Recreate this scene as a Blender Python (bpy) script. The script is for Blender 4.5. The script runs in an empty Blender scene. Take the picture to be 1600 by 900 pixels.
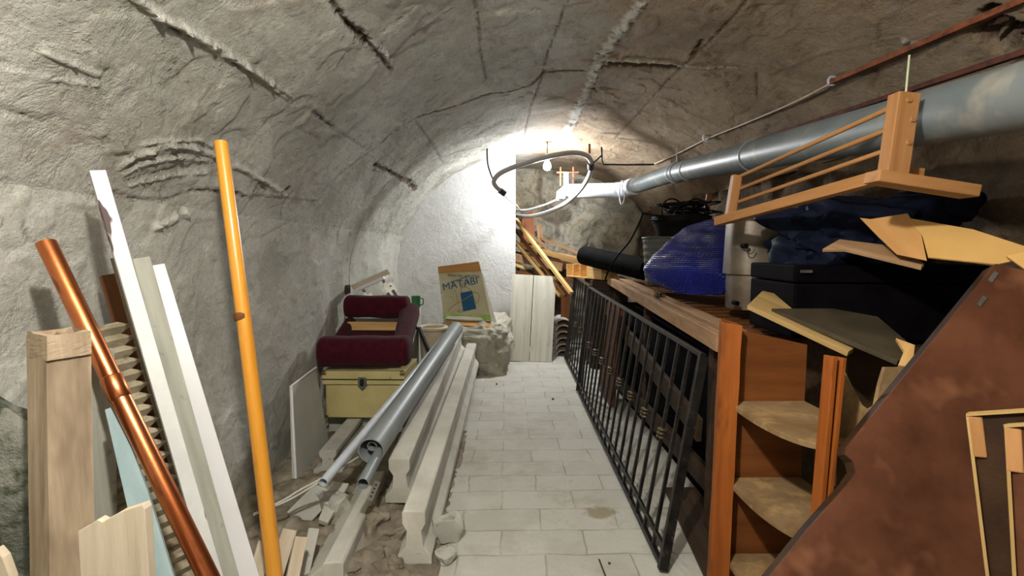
import bpy, math, random
import numpy as np
from mathutils import Vector, Matrix

# ---------------------------------------------------------------- camera, light, exposure
F = 760.0
CAM = Vector((0.0, 0.0, 1.0))
PITCH = math.radians(4.51)
YAW = math.radians(-0.75)
C = bpy.context.scene.collection
cam = bpy.data.objects.new('camera', bpy.data.cameras.new('camera'))
cam.data.sensor_width = 36.0
cam.data.lens = 36.0 * F / 1600.0
cam.data.clip_start = 0.02
cam.location = CAM
cam.rotation_euler = (math.pi / 2 - PITCH, 0, YAW)
C.objects.link(cam)
bpy.context.scene.camera = cam
RM = cam.rotation_euler.to_matrix()

vs = bpy.context.scene.view_settings
vs.view_transform = 'Standard'; vs.look = 'None'; vs.gamma = 1.0; vs.use_curve_mapping = False
vs.exposure = 0.4

world = bpy.data.worlds.new('world'); bpy.context.scene.world = world
world.use_nodes = True
world.node_tree.nodes['Background'].inputs['Color'].default_value = (0.9, 0.93, 1.0, 1)
world.node_tree.nodes['Background'].inputs['Strength'].default_value = 0.015

def light(name, kind, loc, energy, color, size, rot=None):
    d = bpy.data.lights.new(name, kind); d.energy = energy; d.color = color
    if kind == 'AREA': d.size = size
    else: d.shadow_soft_size = size
    o = bpy.data.objects.new(name, d); o.location = loc
    if rot: o.rotation_euler = rot
    C.objects.link(o); return o
LAMP = Vector((0.36, 4.27, 1.715))
light('lamp_far', 'POINT', LAMP + Vector((0, 0, -0.10)), 50, (0.95, 0.98, 1.0), 0.05)      # bare bulb hanging at the far end
light('lamp_near', 'POINT', (-0.16, 0.30, 1.60), 60, (1.0, 0.95, 0.86), 0.03)   # second bulb of the cellar, hanging over the viewer
light('rear_fill_light', 'AREA', (-0.1, -1.5, 1.0), 2, (1.0, 0.95, 0.86), 1.1, (math.pi / 2, 0, 0))  # added soft fill from behind the viewer, not a known source

# ---------------------------------------------------------------- measuring helpers (photo ray -> point in the cellar)
def ray(px, py):
    return RM @ Vector(((px - 800) / F, -(py - 450) / F, -1.0))
def at(px, py, D):
    r = ray(px, py); return CAM + r * (D / r.y)
def atz(px, py, z=0.0):
    r = ray(px, py); return CAM + r * ((z - CAM.z) / r.z)
def atx(px, py, X):
    r = ray(px, py); return CAM + r * (X / r.x)
AX, CX, SZ, BZ = 1.43, 0.40, 0.80, 1.13        # vault: half width, centre, springing, rise
def at_vault(px, py):
    r = ray(px, py)
    a = (r.x / AX) ** 2 + (r.z / BZ) ** 2
    b = 2 * ((CAM.x - CX) * r.x / AX ** 2 + (CAM.z - SZ) * r.z / BZ ** 2)
    c = ((CAM.x - CX) / AX) ** 2 + ((CAM.z - SZ) / BZ) ** 2 - 1
    t = (-b + math.sqrt(max(b * b - 4 * a * c, 0))) / (2 * a)
    p = CAM + r * t
    if p.z < SZ and r.x < 0: p = atx(px, py, CX - AX)
    return p
def floor_ext(p0, p1, z=0.0):
    return p0 + (p1 - p0) * ((z - p0.z) / (p1.z - p0.z))

# ---------------------------------------------------------------- numpy noise
def _h(ix, iy, iz, seed):
    n = (ix.astype(np.int64) * 374761393 + iy.astype(np.int64) * 668265263 + iz.astype(np.int64) * 2147483647 // 7 + seed * 974711) & 0x7fffffff
    n = ((n ^ (n >> 13)) * 1274126177) & 0x7fffffff
    return ((n ^ (n >> 16)) & 0xffff) / 65535.0
def vnoise(P, scale, seed=0):
    Q = np.asarray(P, float) * np.asarray(scale, float)
    i = np.floor(Q).astype(np.int64); f = Q - i; f = f * f * (3 - 2 * f)
    out = 0
    for dx in (0, 1):
        for dy in (0, 1):
            for dz in (0, 1):
                w = (f[:, 0] if dx else 1 - f[:, 0]) * (f[:, 1] if dy else 1 - f[:, 1]) * (f[:, 2] if dz else 1 - f[:, 2])
                out = out + w * _h(i[:, 0] + dx, i[:, 1] + dy, i[:, 2] + dz, seed)
    return out * 2 - 1
def fbm(P, scale, octs=4, seed=0):
    s = 0; a = 1; k = np.asarray(scale, float)
    for o in range(octs):
        s = s + a * vnoise(P, k, seed + o * 17); a *= .5; k = k * 2.03
    return s

# ---------------------------------------------------------------- materials
def new_mat(name):
    m = bpy.data.materials.new(name); m.use_nodes = True
    nt = m.node_tree; b = nt.nodes['Principled BSDF']
    return m, nt, b
def N(nt, typ, **kw):
    n = nt.nodes.new(typ)
    for k, v in kw.items():
        if k in n.inputs: n.inputs[k].default_value = v
        else: setattr(n, k, v)
    return n
def ramp(nt, fac, stops):
    r = nt.nodes.new('ShaderNodeValToRGB')
    el = r.color_ramp.elements
    while len(el) < len(stops): el.new(0.5)
    for e, (p, c) in zip(el, stops):
        e.position = p; e.color = (c[0], c[1], c[2], 1)
    nt.links.new(fac, r.inputs[0]); return r.outputs[0]
def mixc(nt, fac, a, b, mode='MIX'):
    m = nt.nodes.new('ShaderNodeMix'); m.data_type = 'RGBA'; m.blend_type = mode
    for s, v in ((0, fac), (6, a), (7, b)):
        if hasattr(v, 'links'): nt.links.new(v, m.inputs[s])
        elif s == 0: m.inputs[0].default_value = v
        else: m.inputs[s].default_value = (v[0], v[1], v[2], 1)
    return m.outputs[2]
def noise(nt, co, scale, detail=4, rough=.6, dist=0):
    n = N(nt, 'ShaderNodeTexNoise'); n.inputs['Scale'].default_value = 1.0
    n.inputs['Detail'].default_value = detail; n.inputs['Roughness'].default_value = rough; n.inputs['Distortion'].default_value = dist
    mp = N(nt, 'ShaderNodeMapping'); mp.inputs['Scale'].default_value = scale if hasattr(scale, '__len__') else (scale,) * 3
    nt.links.new(co, mp.inputs[0]); nt.links.new(mp.outputs[0], n.inputs[0]); return n.outputs[0]
def coords(nt, rnd=True):
    tc = N(nt, 'ShaderNodeTexCoord')
    if not rnd: return tc.outputs['Object']
    oi = N(nt, 'ShaderNodeObjectInfo'); ad = N(nt, 'ShaderNodeVectorMath', operation='MULTIPLY_ADD')
    cb = N(nt, 'ShaderNodeCombineXYZ')
    for i in range(3): nt.links.new(oi.outputs['Random'], cb.inputs[i])
    ad.inputs[1].default_value = (7, 11, 5)
    nt.links.new(cb.outputs[0], ad.inputs[0]); nt.links.new(tc.outputs['Object'], ad.inputs[2])
    return ad.outputs[0]
def bump(nt, b, h, strength, dist=.01):
    n = N(nt, 'ShaderNodeBump'); n.inputs['Strength'].default_value = strength; n.inputs['Distance'].default_value = dist
    nt.links.new(h, n.inputs['Height']); nt.links.new(n.outputs[0], b.inputs['Normal']); return n
def pmat(name, c1, c2, scale=8, rough=.7, metal=0., bmp=.3, bd=.005, spots=None, spotscale=30, spotth=(.62, .68), fine=60, lo=.35, hi=.65, coat=0, sheen=0):
    m, nt, b = new_mat(name); co = coords(nt)
    n1 = noise(nt, co, scale, 5)
    col = ramp(nt, n1, [(lo, c1), (hi, c2)])
    if spots:
        n2 = noise(nt, co, spotscale, 3, .7)
        f = ramp(nt, n2, [(spotth[0], (0, 0, 0)), (spotth[1], (1, 1, 1))])
        col = mixc(nt, f, col, spots)
    nt.links.new(col, b.inputs['Base Color'])
    b.inputs['Roughness'].default_value = rough; b.inputs['Metallic'].default_value = metal
    if rough > .45 and not metal: b.inputs['Specular IOR Level'].default_value = .04 if max(c2) < .03 else .18
    b.inputs['Coat Weight'].default_value = coat; b.inputs['Sheen Weight'].default_value = sheen
    bump(nt, b, noise(nt, co, fine, 4, .7), bmp, bd)
    return m
def wood(name, dark, light_, rough=.6, stain=None, sth=(.55, .7), k=1.0, bmp=.35, coat=0):
    return pmat(name, dark, light_, (2.5 * k, 38 * k, 38 * k), rough, 0, bmp, .003, stain, (4, 14, 14), sth, (6, 90, 90), .3, .7, coat)

M = {}
M['wood_grey'] = wood('weathered_grey_wood', (.16, .14, .105), (.36, .31, .24), .85, (.10, .085, .06))
M['wood_post'] = wood('weathered_post_wood', (.25, .185, .12), (.46, .36, .25), .85, (.17, .12, .08), (.5, .75))
M['wood_pale'] = wood('pale_sawn_wood', (.48, .40, .29), (.66, .57, .44), .75, (.75, .73, .68), (.66, .70))
M['wood_bench'] = wood('planed_pine_wood', (.27, .15, .075), (.43, .27, .15), .6, (.17, .085, .045), (.5, .8))
M['wood_yellow'] = wood('yellow_pine_wood', (.50, .29, .10), (.72, .46, .20), .5, None)
M['wood_brown'] = wood('brown_wood', (.10, .036, .012), (.19, .075, .025), .6, None)
M['wood_orange'] = wood('orange_stained_wood', (.20, .052, .009), (.33, .095, .016), .5, (.07, .022, .006), (.5, .7))
M['wood_rack'] = wood('beech_rack_wood', (.28, .125, .042), (.42, .215, .085), .5, None)
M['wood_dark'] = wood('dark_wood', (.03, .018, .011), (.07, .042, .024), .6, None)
M['bamboo'] = wood('varnished_pole_wood', (.62, .25, .022), (.80, .37, .045), .32, (.50, .18, .015), (.55, .8), .7, .1, .4)
M['white_board'] = pmat('chipped_white_paint', (.56, .57, .56), (.70, .71, .70), 6, .6, 0, .35, .004, (.09, .06, .06), (5, 16, 16), (.63, .65), 40)
M['white_clean'] = pmat('white_laminate', (.66, .66, .67), (.74, .74, .76), 3, .4, 0, .05, .002)
M['grey_board'] = pmat('grey_green_painted_wood', (.30, .31, .26), (.42, .42, .36), (3, 30, 30), .8, 0, .4, .003, (.2, .2, .16), 12, (.6, .7))
M['blue_board'] = pmat('faded_blue_paint', (.25, .34, .36), (.42, .50, .48), (3, 16, 16), .7, 0, .3, .003, (.5, .5, .38), 9, (.6, .75))
M['copper'] = pmat('copper', (.50, .14, .045), (.72, .27, .11), (4, 14, 14), .30, 1., .1, .002, (.13, .035, .02), (6, 20, 20), (.60, .75))
M['rib'] = pmat('dusty_ribbed_wood', (.20, .17, .11), (.42, .37, .27), 12, .9, 0, .5, .004, (.14, .10, .06), 20, (.55, .7))
M['stone'] = pmat('mossy_grey_stone', (.10, .11, .09), (.28, .28, .24), 9, .95, 0, .9, .012, (.05, .06, .035), 14, (.5, .65), 45)
M['rubble'] = pmat('dusty_rubble', (.15, .125, .09), (.34, .30, .23), 9, .95, 0, .7, .008, (.16, .12, .08), 20, (.6, .7))
M['concrete'] = pmat('pale_cast_concrete', (.50, .485, .425), (.64, .62, .55), 7, .85, 0, .4, .003, (.36, .35, .31), 50, (.66, .74), 90)
M['concrete2'] = pmat('grey_cast_concrete', (.40, .40, .36), (.54, .53, .48), 7, .88, 0, .5, .003, (.28, .27, .23), 40, (.62, .7), 90)
M['pvc'] = pmat('grey_pvc', (.19, .215, .22), (.25, .275, .28), 6, .42, 0, .05, .002, (.32, .34, .34), 10, (.6, .8))
M['pvc_dusty'] = pmat('dusty_grey_pvc', (.12, .145, .155), (.165, .185, .19), 6, .42, 0, .06, .002, (.34, .31, .25), 8, (.55, .8))
M['pvc_white_lit'] = pmat('white_and_lit_pvc', (.50, .54, .60), (.60, .64, .70), 6, .35, 0, .05, .002)  # white plastic; also carries lamplight painted on the far drain pipe
M['pvc_in'] = pmat('pvc_inside', (.07, .08, .085), (.10, .11, .115), 6, .6)
M['velvet'] = pmat('maroon_velvet', (.036, .002, .006), (.062, .004, .011), 40, .95, 0, .5, .004, None, fine=160, sheen=.06)
M['case'] = pmat('cream_painted_tin', (.47, .40, .17), (.58, .50, .24), 6, .5, 0, .2, .002, (.16, .11, .05), 26, (.68, .74))
M['iron'] = pmat('black_iron', (.006, .006, .006), (.028, .025, .022), 20, .42, .4, .3, .002, (.10, .075, .05), 40, (.62, .72))
M['steel'] = pmat('dull_steel', (.20, .20, .17), (.34, .34, .30), 14, .42, .8, .2, .002)
M['darkmetal'] = pmat('dark_metal', (.02, .02, .02), (.06, .06, .06), 14, .45, .6, .2, .002)
M['brass'] = pmat('tarnished_brass', (.25, .17, .06), (.5, .36, .14), 30, .35, .9)
M['card'] = pmat('cream_card', (.44, .41, .25), (.54, .50, .34), 8, .8, 0, .1, .002, (.42, .36, .22), 12, (.62, .75))
M['card_brown'] = pmat('brown_cardboard', (.42, .21, .07), (.50, .27, .10), (2, 20, 20), .85, 0, .1, .002)
M['card_tan'] = pmat('tan_cardboard', (.56, .33, .10), (.64, .39, .14), 5, .8, 0, .1, .003)
M['torn'] = pmat('torn_paper', (.70, .70, .62), (.8, .8, .72), 12, .9)
M['ink_blue'] = pmat('blue_ink', (.015, .08, .17), (.02, .10, .21), 8, .7)
M['ink_dark'] = pmat('dark_ink', (.03, .04, .05), (.05, .05, .05), 8, .7)
M['ink_green'] = pmat('green_ink', (.22, .42, .06), (.45, .6, .25), 14, .8)
M['ink_tan'] = pmat('brown_ink', (.34, .22, .10), (.40, .27, .14), 14, .8)
M['ceramic'] = pmat('cream_ceramic', (.52, .43, .30), (.62, .54, .40), 8, .5, 0, .1)
M['glass_green'] = pmat('green_plastic', (.01, .10, .03), (.03, .17, .06), 8, .3)
M['rubber'] = pmat('black_rubber', (.003, .003, .003), (.008, .0075, .0075), 10, .6, 0, .2, .003)
M['rubber_dusty'] = pmat('dusty_black_rubber', (.045, .045, .04), (.10, .10, .09), 12, .6, 0, .3, .003)
M['felt'] = pmat('roofing_felt', (.0015, .0015, .002), (.005, .005, .005), 16, .85, 0, .6, .004)
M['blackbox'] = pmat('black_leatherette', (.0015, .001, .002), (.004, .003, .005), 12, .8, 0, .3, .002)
M['bag_dark'] = pmat('dark_navy_plastic', (.004, .006, .014), (.010, .013, .028), 8, .55, 0, .4, .006, fine=18)
M['duct'] = pmat('brown_grey_sheet_metal', (.12, .092, .065), (.21, .175, .135), (5, 5, 9), .42, .35, .15, .003, (.12, .075, .045), 10, (.55, .75))
M['cabinet'] = pmat('orange_veneer', (.13, .042, .011), (.20, .070, .019), (3, 3, 18), .55, 0, .15, .002)
M['shelf'] = pmat('dusty_shelf_veneer', (.18, .11, .05), (.28, .19, .10), 9, .6, 0, .2, .002, (.4, .26, .12), 12, (.5, .7))
M['panel'] = pmat('red_brown_panel', (.060, .020, .010), (.135, .052, .026), 4.5, .5, 0, .5, .003, (.20, .085, .042), 6, (.55, .72), 50)
M['panel_edge'] = pmat('dark_panel_edge', (.022, .010, .006), (.05, .024, .010), 9, .6)
M['darkboard'] = pmat('dark_fibreboard', (.045, .036, .022), (.08, .063, .04), 8, .6, 0, .3, .003)
M['drywall'] = pmat('grey_plasterboard', (.42, .43, .39), (.50, .51, .46), 5, .9, 0, .1)
M['plaster_edge'] = pmat('white_plaster_edge', (.72, .73, .72), (.8, .8, .8), 9, .9)
M['rope'] = pmat('white_tape', (.66, .65, .58), (.76, .75, .68), 30, .8)
M['rust'] = pmat('rusty_iron', (.13, .035, .015), (.28, .09, .035), 26, .85, .2, .5, .004, (.05, .02, .012), 12, (.5, .7))
M['rust_dark'] = pmat('dark_rusty_iron', (.05, .014, .010), (.12, .035, .02), 26, .85, .2, .5, .004)
M['cable_white'] = pmat('pale_cable', (.42, .34, .26), (.52, .44, .36), 20, .6)
M['hose'] = pmat('grey_hose', (.30, .29, .28), (.36, .35, .34), 8, .45)
M['cord'] = pmat('dark_cord', (.03, .028, .026), (.06, .055, .05), 20, .6)
M['string_green'] = pmat('pale_green_string', (.36, .42, .26), (.45, .5, .33), 20, .8)
M['tile'] = pmat('pale_roof_tile', (.40, .37, .31), (.6, .57, .5), 14, .9, 0, .5, .004, (.2, .15, .1), 20, (.6, .7))
M['whitewash'] = wood('whitewashed_board', (.46, .44, .36), (.62, .60, .52), .8, (.34, .32, .27), (.6, .85), .8)
M['wood_ply'] = wood('orange_sawn_board', (.32, .20, .07), (.48, .33, .14), .7)
M['collar'] = pmat('worn_iron_collar', (.07, .055, .035), (.22, .18, .11), 40, .4, .7)
M['glass_white'] = pmat('white_plastic', (.6, .62, .6), (.7, .72, .7), 8, .4)
# woven blue sheet
def blue_mat():
    m, nt, b = new_mat('woven_blue_tarpaulin'); co = coords(nt, False)
    n1 = noise(nt, co, 5, 4)
    col = ramp(nt, n1, [(.35, (.004, .007, .11)), (.7, (.010, .02, .24))])
    g = noise(nt, co, 3.2, 3)
    sep = N(nt, 'ShaderNodeSeparateXYZ'); nt.links.new(co, sep.inputs[0])
    ad = N(nt, 'ShaderNodeMath', operation='MULTIPLY_ADD'); ad.inputs[1].default_value = 2.6; ad.inputs[2].default_value = -.55
    nt.links.new(sep.outputs[2], ad.inputs[0])
    ml = N(nt, 'ShaderNodeMath', operation='MULTIPLY', use_clamp=True); nt.links.new(ad.outputs[0], ml.inputs[0]); nt.links.new(g, ml.inputs[1])
    col = mixc(nt, ml.outputs[0], col, (.10, .10, .13))        # dust lying on the top of the bag
    nt.links.new(col, b.inputs['Base Color']); b.inputs['Roughness'].default_value = .34
    w1 = N(nt, 'ShaderNodeTexWave', bands_direction='Y'); w1.inputs['Scale'].default_value = 36
    w2 = N(nt, 'ShaderNodeTexWave', bands_direction='Z'); w2.inputs['Scale'].default_value = 36
    nt.links.new(co, w1.inputs[0]); nt.links.new(co, w2.inputs[0])
    a = N(nt, 'ShaderNodeMath', operation='ADD'); nt.links.new(w1.outputs[1], a.inputs[0]); nt.links.new(w2.outputs[1], a.inputs[1])
    bump(nt, b, a.outputs[0], .7, .006); return m
M['blue'] = blue_mat()

def plaster_mat(name, base, base2, dirt, brown, streak=(10, 60, 10), bs=.5, xtint=None, rough=.88, patch=.6):
    """plaster: base tones, brown damp stains, dirt in cracks (vertex attribute from the modelled cracks), trowel relief"""
    m, nt, b = new_mat(name); co = coords(nt, False)
    col = ramp(nt, noise(nt, co, 2.2, 6, .65), [(.36, base), (.64, base2)])
    vo = N(nt, 'ShaderNodeTexVoronoi'); vo.inputs['Scale'].default_value = 3.2
    wv = N(nt, 'ShaderNodeVectorMath', operation='MULTIPLY_ADD'); wv.inputs[1].default_value = (.35, .35, .35)
    wn = N(nt, 'ShaderNodeTexNoise'); wn.inputs['Scale'].default_value = 5; wn.inputs['Detail'].default_value = 5; nt.links.new(co, wn.inputs[0])
    nt.links.new(wn.outputs[1], wv.inputs[0]); nt.links.new(co, wv.inputs[2]); nt.links.new(wv.outputs[0], vo.inputs[0])
    sv = N(nt, 'ShaderNodeSeparateColor'); nt.links.new(vo.outputs['Color'], sv.inputs[0])
    col = mixc(nt, patch, col, ramp(nt, sv.outputs[0], [(0, (.55, .54, .50)), (.5, (.85, .85, .83)), (1, (1, 1, 1))]), 'MULTIPLY')
    if xtint:                                     # warm light on the right of the vault, painted in as a brown tint
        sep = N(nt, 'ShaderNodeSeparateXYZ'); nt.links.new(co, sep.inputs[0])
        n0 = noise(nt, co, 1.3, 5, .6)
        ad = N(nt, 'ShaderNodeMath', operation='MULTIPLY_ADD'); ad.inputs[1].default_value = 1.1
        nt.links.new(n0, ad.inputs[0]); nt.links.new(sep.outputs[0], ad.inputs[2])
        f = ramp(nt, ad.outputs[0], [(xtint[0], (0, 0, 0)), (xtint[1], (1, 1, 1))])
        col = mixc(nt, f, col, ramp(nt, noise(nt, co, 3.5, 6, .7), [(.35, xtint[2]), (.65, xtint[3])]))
    f2 = ramp(nt, noise(nt, co, 4.5, 7, .75, .6), [(.53, (0, 0, 0)), (.70, (.9, .9, .9))])
    col = mixc(nt, f2, col, brown)
    col = mixc(nt, .55, col, ramp(nt, noise(nt, co, 70, 5, .8), [(.35, (.72, .71, .68)), (.62, (1.12, 1.12, 1.12))]), 'MULTIPLY')
    f3 = ramp(nt, noise(nt, co, 24, 4, .7), [(.64, (0, 0, 0)), (.72, (.5, .5, .5))])
    col = mixc(nt, f3, col, dirt)
    at_ = N(nt, 'ShaderNodeAttribute', attribute_name='dirt')
    col = mixc(nt, at_.outputs['Fac'], col, (.085, .05, .03))
    al = N(nt, 'ShaderNodeAttribute', attribute_name='lime')     # fresh mortar on the ridges
    col = mixc(nt, al.outputs['Fac'], col, (.66, .64, .58))
    nt.links.new(col, b.inputs['Base Color']); b.inputs['Roughness'].default_value = rough
    b.inputs['Specular IOR Level'].default_value = .25
    h1 = noise(nt, co, streak, 4, .65, .4); h2 = noise(nt, co, 48, 6, .8)
    h3 = ramp(nt, noise(nt, co, 7, 7, .72, .5), [(.40, (0, 0, 0)), (.47, (.35, .35, .35)), (.60, (.5, .5, .5)), (.64, (1, 1, 1))])
    a = N(nt, 'ShaderNodeMath', operation='MULTIPLY_ADD'); a.inputs[1].default_value = .5; nt.links.new(h1, a.inputs[0]); nt.links.new(h2, a.inputs[2])
    a2 = N(nt, 'ShaderNodeMath', operation='MULTIPLY_ADD'); a2.inputs[1].default_value = 1.5; nt.links.new(h3, a2.inputs[0]); nt.links.new(a.outputs[0], a2.inputs[2])
    bump(nt, b, a2.outputs[0], bs, .02)
    return m
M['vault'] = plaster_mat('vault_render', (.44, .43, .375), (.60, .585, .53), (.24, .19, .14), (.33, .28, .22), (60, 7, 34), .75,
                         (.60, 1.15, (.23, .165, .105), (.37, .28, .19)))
M['wall'] = plaster_mat('wall_whitewash', (.48, .47, .42), (.62, .61, .56), (.24, .19, .14), (.40, .36, .29), (20, 7, 20), .45)
M['part'] = plaster_mat('partition_render', (.60, .60, .59), (.68, .68, .68), (.35, .34, .32), (.52, .50, .46), (20, 20, 20), .3, patch=.15)
M['stonewall'] = plaster_mat('rough_stone_wall', (.085, .057, .036), (.24, .175, .115), (.06, .045, .03), (.12, .065, .035), (14, 14, 30), .9)
M['endwall'] = plaster_mat('end_stone_wall', (.46, .41, .31), (.66, .63, .54), (.30, .22, .12), (.46, .30, .12), (14, 14, 14), .9)
M['mound'] = plaster_mat('lumpy_plaster', (.46, .43, .34), (.62, .60, .52), (.3, .24, .15), (.38, .32, .22), (16, 16, 16), .6)
def floor_mat():
    m, nt, b = new_mat('whitewashed_brick_paving'); co = coords(nt, False)
    dn = N(nt, 'ShaderNodeTexNoise'); dn.inputs['Scale'].default_value = 6; nt.links.new(co, dn.inputs[0])
    mx = N(nt, 'ShaderNodeVectorMath', operation='MULTIPLY_ADD'); mx.inputs[1].default_value = (.03, .03, .03)
    nt.links.new(dn.outputs[1], mx.inputs[0]); nt.links.new(co, mx.inputs[2])
    bt = N(nt, 'ShaderNodeTexBrick'); nt.links.new(mx.outputs[0], bt.inputs[0])
    for k, v in (('Scale', 1.0), ('Mortar Size', .0045), ('Mortar Smooth', .8), ('Brick Width', .285), ('Row Height', .14)): bt.inputs[k].default_value = v
    bt.inputs['Color1'].default_value = (.44, .43, .375, 1); bt.inputs['Color2'].default_value = (.51, .50, .445, 1); bt.inputs['Mortar'].default_value = (.34, .315, .25, 1)
    n1 = noise(nt, co, 5, 6, .7)
    f = ramp(nt, n1, [(.42, (0, 0, 0)), (.62, (1, 1, 1))])
    col = mixc(nt, f, bt.outputs[0], (.53, .52, .47))
    f2 = ramp(nt, noise(nt, co, 3.0, 8, .8), [(.52, (0, 0, 0)), (.66, (.75, .75, .75))])
    col = mixc(nt, f2, col, (.36, .33, .25))
    # a brown damp patch on the paving in the aisle
    vm = N(nt, 'ShaderNodeVectorMath', operation='SUBTRACT'); vm.inputs[1].default_value = (.375, 1.79, 0); nt.links.new(mx.outputs[0], vm.inputs[0])
    vs_ = N(nt, 'ShaderNodeVectorMath', operation='MULTIPLY'); vs_.inputs[1].default_value = (8.0, 12, 0); nt.links.new(vm.outputs[0], vs_.inputs[0])
    ln = N(nt, 'ShaderNodeVectorMath', operation='LENGTH'); nt.links.new(vs_.outputs[0], ln.inputs[0])
    n5 = N(nt, 'ShaderNodeMath', operation='MULTIPLY_ADD'); n5.inputs[1].default_value = .8
    nt.links.new(noise(nt, co, 30, 4), n5.inputs[0]); nt.links.new(ln.outputs[1], n5.inputs[2])
    f4 = ramp(nt, n5.outputs[0], [(.75, (.8, .8, .8)), (1.5 / 1.2 - .15, (0, 0, 0))])
    col = mixc(nt, f4, col, (.27, .21, .11))
    nt.links.new(col, b.inputs['Base Color']); b.inputs['Roughness'].default_value = .85
    h = N(nt, 'ShaderNodeMath', operation='MULTIPLY_ADD'); h.inputs[1].default_value = -.9; nt.links.new(bt.outputs[1], h.inputs[0]); nt.links.new(noise(nt, co, 30, 5, .7), h.inputs[2])
    bump(nt, b, h.outputs[0], .5, .006); return m
M['floor'] = floor_mat()
def emis(name, col, s):
    m, nt, b = new_mat(name); b.inputs['Emission Color'].default_value = (*col, 1); b.inputs['Emission Strength'].default_value = s
    b.inputs['Base Color'].default_value = (.8, .8, .8, 1); return m
M['bulb'] = emis('glowing_bulb', (.95, .98, 1), 60)

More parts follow.
